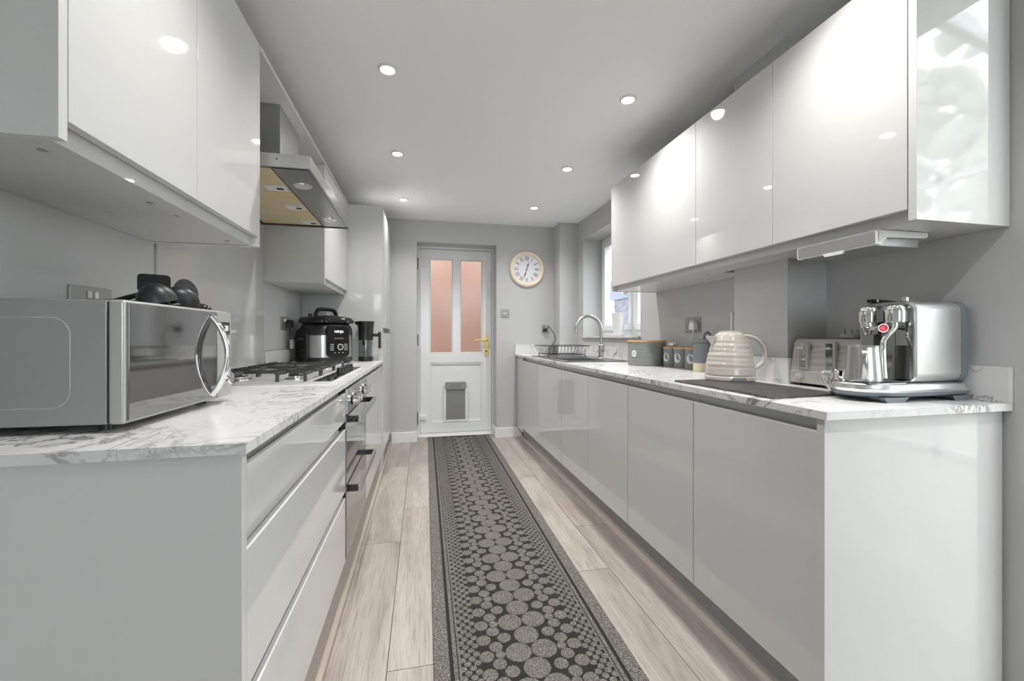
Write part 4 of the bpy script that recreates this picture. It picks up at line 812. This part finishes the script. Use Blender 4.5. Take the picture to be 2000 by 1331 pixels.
# ------------------------------------------------------------------ multi cooker (local: front faces -y)
t = thing('multi_cooker', 'black and steel multi cooker with arched lid handle beside the tall cabinet', 'multi cooker', (-.665, 3.150, WT), .70, local=True); t.scale = (.95, .95, .97)
def sq(w, d, z, r=.11, n=8): return [(x, y, z) for x, y in rrect(w, d, r, n)]
bm = bmesh.new(); loft(bm, [sq(.290, .290, .004), sq(.320, .320, .012), sq(.325, .325, .045)]); finish('base', bm, 'black', t)
bm = bmesh.new(); loft(bm, [sq(.322, .322, .045), sq(.322, .322, .200)]); finish('steel_band', bm, 'steel', t)
bm = bmesh.new(); loft(bm, [sq(.326, .326, .200), sq(.324, .324, .235), sq(.306, .306, .268), sq(.285, .285, .282)]); finish('collar', bm, 'black', t)
bm = bmesh.new(); loft(bm, [sq(.300, .300, .282), sq(.335, .335, .288), sq(.338, .338, .308), sq(.320, .320, .326), sq(.250, .250, .338), sq(.12, .12, .342, .05)]); ld = finish('lid', bm, 'blackg', t)
tube('lid_handle', smoothpts([(-.085, 0, .333), (-.070, 0, .372), (-.045, 0, .388), (.045, 0, .388), (.070, 0, .372), (.085, 0, .333)]), .013, 'black', ld, 10, flat=1.4)
lathe('valve', [(0, .335), (.014, .335), (.014, .352), (.010, .356), (0, .356)], 'black', ld, (-.105, .03, 0), 16)
for s in (-1, 1): bm = bmesh.new(); loft(bm, [[(s*.10, y, z) for y, z in rrect(.19, .262, .05, 6, .03, .137)], [(s*.172, y, z) for y, z in rrect(.16, .235, .05, 6, .03, .128)]]); finish('side_cover', bm, 'black', t); box('side_handle', min(s*.170, s*.205), max(s*.170, s*.205), -.01, .07, .165, .186, 'black', t, .005)
for k in range(7): box('vent', -.1735, -.1715, -.03, .06, .045+k*.012, .050+k*.012, 'blackg', t)
bm = bmesh.new(); loft(bm, [[(x, y, z) for x, z in rrect(w, h, .028, 6, 0, .155)] for y, w, h in ((-.14, .170, .220), (-.170, .170, .220), (-.178, .158, .208))]); pn = finish('control_panel', bm, 'blackg', t)
text('brand_lettering', 'NINJA', .026, 'disp', pn, (0, -.1786, .225))
prism('panel_vent', rrect(.07, .008, .004, 4, 0, .178), 'y', -.1795, -.178, 'chrome', pn)
lathe('dial', [(0, 0), (.026, 0), (.024, .016), (.020, .018), (0, .018)], 'black', pn, (0, -.178, .118), 28, '-y'); lathe('dial_ring', [(.0175, 0), (.0175, .002), (.0215, .002), (.0215, 0)], 'wht', pn, (0, -.196, .118), 28, '-y', ring=True)
for i in range(4):
    for s in (-1, 1): box('panel_print', s*.052-.014, s*.052+.014, -.1786, -.178, .096+i*.013, .099+i*.013, 'wht', pn)
for x in (-.03, 0, .03): box('panel_print', x-.006, x+.006, -.1786, -.178, .076, .079, 'wht', pn)
# ------------------------------------------------------------------ glass jug with black top
JX, JY = -.418, 3.300
t = thing('coffee_jug', 'glass coffee jug with black filter top beside the multi cooker', 'jug', (JX, JY, WT))
lathe('jug_base', [(0, 0), (.047, 0), (.0525, .006), (.0525, .033), (.051, .034), (0, .034)], 'black', t, (JX, JY, WT), 32)
lathe('glass_body', [(0, .0345), (.051, .0345), (.051, .158), (.0485, .158), (.0485, .037), (0, .037)], 'jugglass', t, (JX, JY, WT), 32)
lathe('filter', [(0, .118), (.027, .118), (.027, .150), (.030, .157), (0, .157)], 'mirror', t, (JX, JY, WT), 28)
lathe('top_funnel', [(0, .158), (.0525, .158), (.053, .21), (.057, .265), (.063, .300), (.060, .300), (.054, .27), (0, .262)], 'black', t, (JX, JY, WT), 32)
bm = bmesh.new(); loft(bm, [[(JX-.056, JY-.018, WT+.299), (JX-.056, JY+.014, WT+.299), (JX-.054, JY+.010, WT+.262), (JX-.054, JY-.012, WT+.262)], [(JX-.082, JY-.008, WT+.297), (JX-.082, JY+.004, WT+.297), (JX-.078, JY+.003, WT+.286), (JX-.078, JY-.006, WT+.286)]]); finish('pouring_lip', bm, 'black', t)
box('handle_arm', JX+.050, JX+.098, JY-.020, JY-.006, WT+.185, WT+.208, 'black', t, .003); box('handle_grip', JX+.092, JX+.112, JY-.022, JY-.004, WT+.095, WT+.222, 'black', t, .006)
